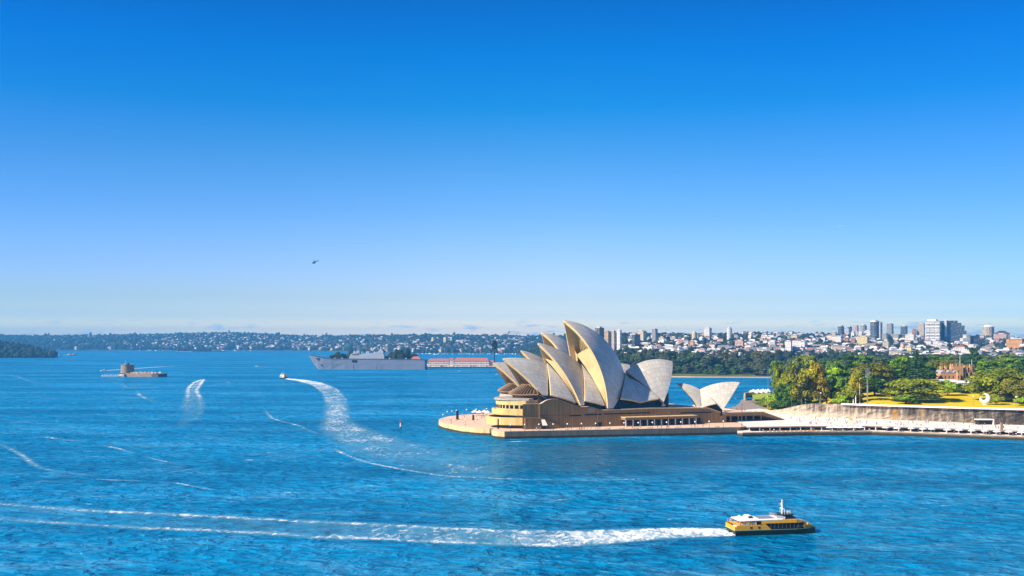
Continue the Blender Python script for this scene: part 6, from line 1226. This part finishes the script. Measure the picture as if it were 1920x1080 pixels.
# ------------------------------------------------------------------ lamps, masts, poles
def lamp_proto(name, label, cat, grp, hgt, arm=False, r=.5):
    t = thing(name, label, cat, (0, 0, 0), 0, grp); p = MB().tube((0, 0, 0), (0, 0, hgt), .10, .07, 8).build('pole', m_dgrey, t); MB().lathe((0, 0, 0), [(.25, 0), (.25, .3), (.12, .5)], 10).build('base', m_dgrey, p)
    MB().ball((0, 0, hgt + r * .9), r, 8).build('globe', m_white, t, smooth=True); return t
lp = lamp_proto('globe_lamp', 'white globe lamp on a thin post along the straight west promenade', 'lamp', 'globe lamps along the west promenade', 3.3)
def qpt(px, off):
    o = q0 + Vector((-qd.y, qd.x)) * off; k = (px - 960) / F; s = (k * o.y - o.x) / (qd.x - k * qd.y); p = o + qd * s; return (p.x, p.y)
for i in range(16):
    px = 957.5 + i * 26.6; o = lp if i == 0 else copy_tree(lp); x, y = qpt(px, 2.2); o.location = (x, y, 4.41)
lp2 = lamp_proto('globe_lamp', 'white globe lamp on the curved rim of the north promenade', 'lamp', 'globe lamps round the north promenade', 3.0)
for i, px in enumerate((837, 841.5, 849, 863, 880.5, 899, 913)):
    o = lp2 if i == 0 else copy_tree(lp2); idx = [(-46.5, 706), (-43.5, 711), (-40.5, 716), (-33.5, 724.5), (-26.5, 729), (-19, 735), (-13, 739)][i]; o.location = (idx[0], idx[1], 4.41)
for i, p in enumerate(((-47.5, 676), (-40, 647), (-30, 632))): o = copy_tree(lp2); o['label'] = 'white globe lamp near the front edge of the north promenade'; o['group'] = 'globe lamps at the front of the north promenade'; o.location = (p[0], p[1], 4.41)
m_pole = M('rusty_pole', (.16, .09, .04))
for px, y0, lb in ((1121, 772, 'tall thin brown light pole on the promenade, in front of the doorway'), (1254, 769, 'tall thin brown light pole on the promenade, in front of the colonnade'), (1391, 758, 'tall thin brown light pole at the corner where the promenade meets the quay')):
    x, y = qpt(px, 1.4); t = thing('light_pole', lb, 'light pole', (x, y, 4.4)); MB().tube((x, y, 4.4), (x, y, zat(y0, y)), .20, .12, 8).build('pole', m_pole, t); MB().box((x, y, zat(y0, y)), (1.0, .3, .25)).build('lamp_head', m_dgrey, t)
x, y = X(1626, 690), 690.0; z = garden_z(x, y); t = thing('floodlight_mast', 'tall floodlight mast with a ladder-like bank of lamps above the cliff', 'floodlight mast', (x, y, z)); MB().tube((x, y, z), (x, y, zat(691, y)), .35, .22, 8).build('pole', m_steel, t)
for i in range(7): r_ = MB().box((x, y - .3, zat(708 - i * 2.6, y)), (3.0, .5, .45)).build('lamp_bank', m_steel, t)
x, y = X(1440, 1100), 1100.0; z = 4.0; t = thing('floodlight_mast', 'thin grey floodlight mast rising over the cove water', 'floodlight mast', (x, 1010, z)); y = 1010.0; x = X(1440, y); t.location = (x, y, z); MB().tube((x, y, z), (x, y, zat(687, y)), .22, .15, 6).build('pole', m_steel, t)
for i in range(5): MB().box((x, y - .3, zat(702 - i * 3, y)), (3.2, .5, .4)).build('lamp_bank', m_steel, t)
for px, D, y0, lb in ((1825, 652, 743, 'white lamp post on the yellow lawn left of the crescent'), (1905.5, 640, 744, 'white lamp post at the right end of the lawn'), (1539, 705, 737, 'white lamp post on the lawn by the rusty gum'), (1484, 735, 733, 'slim white lamp post in the shade of the gum trees')):
    x = X(px, D); z = garden_z(x, D); t = thing('lamp_post', lb, 'lamp post', (x, D, z)); MB().tube((x, D, z), (x, D, zat(y0, D) - .4), .12, .09, 8).build('pole', m_steel, t); MB().lathe((x, D, zat(y0, D) - .5), [(.3, 0), (.55, .5), (.2, 1.0), (.02, 1.05)], 10).build('lantern', m_white, t)
for px, D, y0, lb in ((1600, 690, 748.5, 'pale stone statue on a plinth by the cliff edge'), (1604.5, 698, 741, 'white column monument beside the pale statue')):
    x = X(px, D); z = garden_z(x, D); t = thing('monument', lb, 'monument', (x, D, z)); zt = zat(y0, D); MB().box((x, D, z - .2), (1.6, 1.6, 1.5), tx=.85, ty=.85).build('plinth', m_pave_light, t); MB().lathe((x, D, z + 1.3), [(.5, 0), (.34, (zt - z) * .4), (.45, (zt - z) * .55), (.2, (zt - z) * .68), (.25, (zt - z) * .75), (.03, (zt - z) * .84)], 10).build('figure', m_pave_light, t)
for px, py0, py1, lb in ((1632, 764, 784, 'dark square pier standing in front of the pale end of the cliff'), (1878, 791, 806, 'dark slim pier on the forecourt in front of the black cliff')):
    D = 1840 * 53 / (py1 - 641) - 1.0; x = X(px, D); t = thing('pier', lb, 'pier', (x, D, 5.0)); MB().box((x, D, 5.0), (1.2, 1.2, zat(py0, D) - 5)).build('shaft', m_bronze, t); MB().box((x, D, zat(py0, D)), (1.7, 1.7, .4)).build('cap', m_dgrey, t)
# north promenade: dark posts, parasols
for x, y, h, w, lb in ((-37.6, 676, 6.2, 1.8, 'tall dark information column on the north promenade'), (-26.5, 672, 3.6, 1.4, 'shorter dark information column on the north promenade'), (-8.5, 604.5, 6.2, .9, 'dark slim column at the rounded corner of the promenade')):
    t = thing('info_column', lb, 'column', (x, y, 4.4)); MB().box((x, y, 4.41), (w, w * .6, h), tx=.9).build('shaft', m_black, t); MB().box((x, y, 4.42), (w * 1.4, w, .4)).build('foot', m_dgrey, t)
def umbrella_mesh(r, h, top, mat_c):
    c = MB(); n = 8; rim = [(r * math.cos(2 * math.pi * i / n + .39), r * math.sin(2 * math.pi * i / n + .39), h) for i in range(n)]
    for i in range(n): c.face([rim[i], rim[(i + 1) % n], (0, 0, top)]); c.face([(rim[i][0], rim[i][1], h - .25), (rim[(i + 1) % n][0], rim[(i + 1) % n][1], h - .25), rim[(i + 1) % n], rim[i]])
    return c
def parasol(lb, grp, loc, r=1.9, h=2.5, top=3.5, mt=None):
    key = (r, h, top, (mt or m_white).name)
    t = thing('parasol', lb, 'parasol', tuple(loc), RNG.random() * 6, grp)
    if key not in PAR: a = umbrella_mesh(r, h, top, None).build('canopy', mt or m_white); p = MB().tube((0, 0, 0), (0, 0, top - .05), .06, n=6).build('pole', m_steel); PAR[key] = (a.data, p.data); bpy.data.objects.remove(a); bpy.data.objects.remove(p)
    for n_, d in zip(('canopy', 'pole'), PAR[key]): o = bpy.data.objects.new(n_, d); COL.objects.link(o); o.parent = t
PAR = {}
for x, y in ((-27, 715), (-23.5, 710), (-20, 716), (-17.5, 708)): parasol('cream parasol on the far side of the north promenade', 'parasols on the north promenade', (x, y, 4.41), 2.6, 2.6, 4.2, m_pave_light)
def quay_pt(px, off):
    ln = offs(Q[1:], off)
    for i in range(len(ln) - 1):
        a, c = ln[i], ln[i + 1]; k = (px - 960) / F; den = (c[0] - a[0]) - k * (c[1] - a[1])
        s = (k * a[1] - a[0]) / den
        if -0.001 <= s <= 1.001: return (a[0] + (c[0] - a[0]) * s, a[1] + (c[1] - a[1]) * s)
    return (ln[-1][0], ln[-1][1])
for i in range(24):
    px = 1556 + i * 9.5 if i < 7 else 1655 + (i - 7) * 24 + RNG.uniform(-8, 8)
    if px > 1915: continue
    x, y = quay_pt(px, 5.6 + (i % 2) * 1.8); parasol('white parasol in the long row over the waterside tables', 'white parasols along the waterside walk', (x, y, 2.21), 2.3, 2.2, 3.3)
tb = MB().box((0, 0, 0), (1.7, .8, .75)).build('cafe_table', M('timber', (.45, .26, .10)));
for i in range(13):
    x, y = quay_pt(1436 + i * 8.2, 3.6); o = tb if i == 0 else tb.copy()
    if i: COL.objects.link(o)
    o.location = (x, y, 2.21); tag(o, 'timber cafe table in the row at the open end of the waterside walk', 'table', 'timber tables on the quay')
b = MB()
# benches along the promenade edge
bn = thing('bench', 'dark bench near the seawall of the west promenade', 'bench', (0, 0, 0), A12, 'benches on the west promenade'); MB().box((0, 0, .4), (2.6, .6, .12)).build('seat', m_dgrey, bn)
for s in (-1, 1): MB().box((s * 1.0, 0, 0), (.15, .5, .4)).build('leg', m_dgrey, bn)
for i, px in enumerate((1085, 1139, 1165.5, 1192, 1218, 1270, 1345)): o = bn if i == 0 else copy_tree(bn); x, y = qpt(px, 3.2 + (i % 2)); o.location = (x, y, 4.41)
# white marquees by the cove, bastion wall, kiosk sign, tunnel mouth
tents = [(1409, 741, 985), (1413, 737.5, 1000), (1418, 738.5, 990), (1422, 735, 1004), (1427, 736.5, 995), (1431, 733.5, 1008), (1436, 734, 1000), (1440.5, 731.5, 1010)]
def marquee(px, py, D):
    x = X(px, D) ; z = 3.9; zt = zat(py - 2, D); t = thing('marquee', 'white peaked marquee in the cluster on the cove edge beside the gardens', 'marquee', (x, D, z), 0, 'white marquees by the cove'); h = max(zt - z, 6)
    MB().lathe((x, D, z), [(3.6, 0), (3.6, h * .5), (2.6, h * .66), (1.2, h * .86), (.1, h)], 12).build('canopy', m_white, t, smooth=True)
for q_ in tents: marquee(*q_)
b = MB(); pl_ = [(X(px, D), D) for px, D in ((1396, 905), (1394.5, 925), (1396, 945), (1402, 955), (1412, 958))]; b.prism(pl_ + [(x + 1.2, y + .2) for x, y in pl_[::-1]], 3.9, 9.0); tag(b.build('bastion_wall', m_sea_light), 'curved pale sandstone wall at the water edge beyond the stairs', 'wall')
for px_, D_, top_, w_, c_, lb_ in ((1424, 850, 751, 22, C_GREEN, 'rounded green shrub on the bank between the bastion wall and the marquees'), (1438, 812, 750, 24, C_OLIVE, 'olive shrub on the bank right of the rounded green shrub'), (1412, 880, 754, 13, C_DARK, 'small dark shrub just behind the curved bastion wall')):
    x_ = X(px_, D_); tree('bush0', 'shrub', lb_, 'shrub', (x_, D_, 4.0), zat(top_, D_) - 4.0, (w_ / F * D_) / ((zat(top_, D_) - 4.0) * 1.5), c_)
b = MB(); b.grid([[(X(1412, 900), 900, 5.2), (X(1440, 900), 900, 5.3)], [(X(1410, 960), 960, 6.5), (X(1446, 960), 960, 8)]]); tag(b.build('green_bank', M('bright_grass', (.28, .36, .01), var=.2, scale=.1)), kind='structure')
D = 640.0; x = X(1595, D); t = thing('sign_box', 'pale yellow boxy kiosk on the forecourt', 'kiosk', (x, D, 5.0)); MB().box((x, D, 5.01), (2.2, 2.2, 2.8)).build('body', m_cream, t); MB().box((x, D, 7.82), (2.7, 2.7, .2)).build('roof', m_yel, t)
D = 1840 * 53 / (797 - 641) - 3; x0, x1 = X(1831, D + 8), X(1858, D + 8); t = thing('tunnel_entrance', 'dark vehicle entrance with a pale lintel cut into the foot of the black cliff', 'entrance', ((x0 + x1) / 2, D + 6, 5.0)); MB().box(((x0 + x1) / 2, D + 8, 5.01), (x1 - x0, 4, 3.0)).build('opening', m_black, t); MB().box(((x0 + x1) / 2, D + 7.4, 8.02), (x1 - x0 + 1.2, 5, .5)).build('lintel', m_white, t); MB().box((x1 + .3, D + 7.4, 5.01), (.5, 5, 3.0)).build('post', m_white, t)
# ------------------------------------------------------------------ people
def person_mesh(pose):
    me = bpy.data.meshes.new('person'); s = .32 if pose == 1 else (.12 if pose == 0 else .2)
    V = [(0, 0, .95), (0, 0, 1.15), (0, 0, 1.38), (0, 0, 1.5), (0, 0, 1.66), (-.1, 0, .88), (-.12, s * .8, .48), (-.12, s * .6, .06), (-.12, s * .6 - .14, .03), (.1, 0, .88), (.12, -s * .6, .48), (.12, -s, .08), (.12, -s - .14, .03), (-.2, 0, 1.38), (-.26, -s * .5, 1.1), (-.24, -s * 1.1, .88), (.2, 0, 1.38), (.26, s * .5, 1.1), (.24, s * .9, .88)]
    E_ = [(0, 1), (1, 2), (2, 3), (3, 4), (0, 5), (5, 6), (6, 7), (7, 8), (0, 9), (9, 10), (10, 11), (11, 12), (2, 13), (13, 14), (14, 15), (2, 16), (16, 17), (17, 18)]
    r = [.15, .15, .16, .065, .11, .10, .075, .055, .05, .10, .075, .055, .05, .07, .05, .045, .07, .05, .045]; me.from_pydata(V, E_, []); o = bpy.data.objects.new('person', me); COL.objects.link(o); md = o.modifiers.new('k', 'SKIN')
    for i, q in enumerate(r): me.skin_vertices[0].data[i].radius = (q * 1.15, q)
    me.skin_vertices[0].data[0].use_root = True; o.modifiers.new('s', 'SUBSURF').levels = 1; dg = bpy.context.evaluated_depsgraph_get(); ev = bpy.data.meshes.new_from_object(o.evaluated_get(dg)); bpy.data.objects.remove(o)
    z = np.array([v.co.z for v in ev.vertices]); zone = np.where(z > 1.48, 1.0, np.where(z > .92, .5, 0.0)); hair = np.array([v.co.z > 1.68 or (v.co.z > 1.56 and v.co.y > .03) for v in ev.vertices]); zone = np.where(hair, .8, zone); a = ev.attributes.new('tint', 'FLOAT', 'POINT'); a.data.foreach_set('value', zone.astype(np.float32)); ev.materials.append(m_person); return ev
m_person, nt, b_ = bsdf('clothes_and_skin'); oi = N(nt, 'ShaderNodeObjectInfo'); aa = N(nt, 'ShaderNodeAttribute'); aa.attribute_name = 'tint'
tr_ = ramp(nt, [(0, (.02, .025, .045)), (.3, (0, 0, 0)), (.7, (.04, .025, .015)), (.9, (.45, .27, .18))], aa.outputs['Fac'], 'CONSTANT'); sh_ = math_n(nt, 'COMPARE', aa.outputs['Fac'], .5, .19); L(nt, mixc(nt, sh_, tr_.outputs[0], oi.outputs['Color']), b_.inputs['Base Color'])
PM = [person_mesh(i) for i in range(3)]
CLO = {'white': (.75, .75, .75), 'black': (.02, .02, .02), 'dark blue': (.02, .04, .12), 'red': (.45, .04, .03), 'grey': (.25, .25, .27), 'pale pink': (.6, .4, .38), 'tan': (.4, .28, .15)}
def people(n, fn, where, grp):
    for i in range(n):
        c = rb.choice(list(CLO)); o = bpy.data.objects.new('person', rb.choice(PM)); COL.objects.link(o); o.location = fn(); o.rotation_euler = (0, 0, rb.uniform(0, 6.28)); k = rb.uniform(.94, 1.08); o.scale = (k, k, k); o.color = CLO[c] + (1,); tag(o, 'person in a %s top %s' % (c, where), 'person', grp)
people(26, lambda: qpt(rb.uniform(990, 1360), rb.uniform(3.5, 9)) + (4.41,), 'walking along the west promenade', 'people on the west promenade')
people(12, lambda: (rb.uniform(-42, -18), rb.uniform(650, 712), 4.41), 'standing about on the north promenade', 'people on the north promenade')
people(46, lambda: quay_pt(rb.uniform(1430, 1915), rb.uniform(2.2, 8.5)) + (2.21,), 'among the tables of the waterside walk', 'people on the waterside walk')
def fore_pt():
    px = rb.uniform(1480, 1912); lo_ = Vector(quay_pt(px, 12)); u = rb.random(); cx_ = np.interp(px, [1480, 1540, 1640, 1800, 1920], [718, 690, 672, 643, 622]); y = lo_.y + 2 + (cx_ - 5 - lo_.y - 2) * u; return ((px - 960) / F * y, y, 5.01)
people(90, fore_pt, 'crossing the sunny forecourt below the cliff', 'people on the forecourt')
def stair_pt():
    u = rb.random(); i = int(u * ns); z = zs - .9 - (zs - 5.9) * (i + .5) / ns; t = tB + (tC - tB) * (i + .5) / ns; return wall_pt(t, rb.uniform(4, 70)) + (z + .01,)
people(24, lambda: (rb.uniform(206, 228), rb.uniform(840, 918), 3.91), 'on the cove promenade beyond the stairs', 'people on the cove promenade')
people(26, stair_pt, 'on the broad pale stairs beside the hall', 'people on the broad stairs')
# ------------------------------------------------------------------ haze: one closed box of air
hz = bpy.data.materials.new('haze_air'); hz.use_nodes = True; nt = hz.node_tree; nt.nodes.clear()
pv = N(nt, 'ShaderNodeVolumePrincipled'); pv.inputs['Density'].default_value = HAZE; pv.inputs['Density Attribute'].default_value = ''
pv.inputs['Color'].default_value = (0.10, 0.48, 1.0, 1); pv.inputs['Anisotropy'].default_value = 0.0
L(nt, pv.outputs[0], N(nt, 'ShaderNodeOutputMaterial').inputs['Volume']); hz.cycles.homogeneous_volume = True
tag(MB().box((0, 9700, -1), (33000, 21000, 330)).build('haze', hz), kind='stuff')
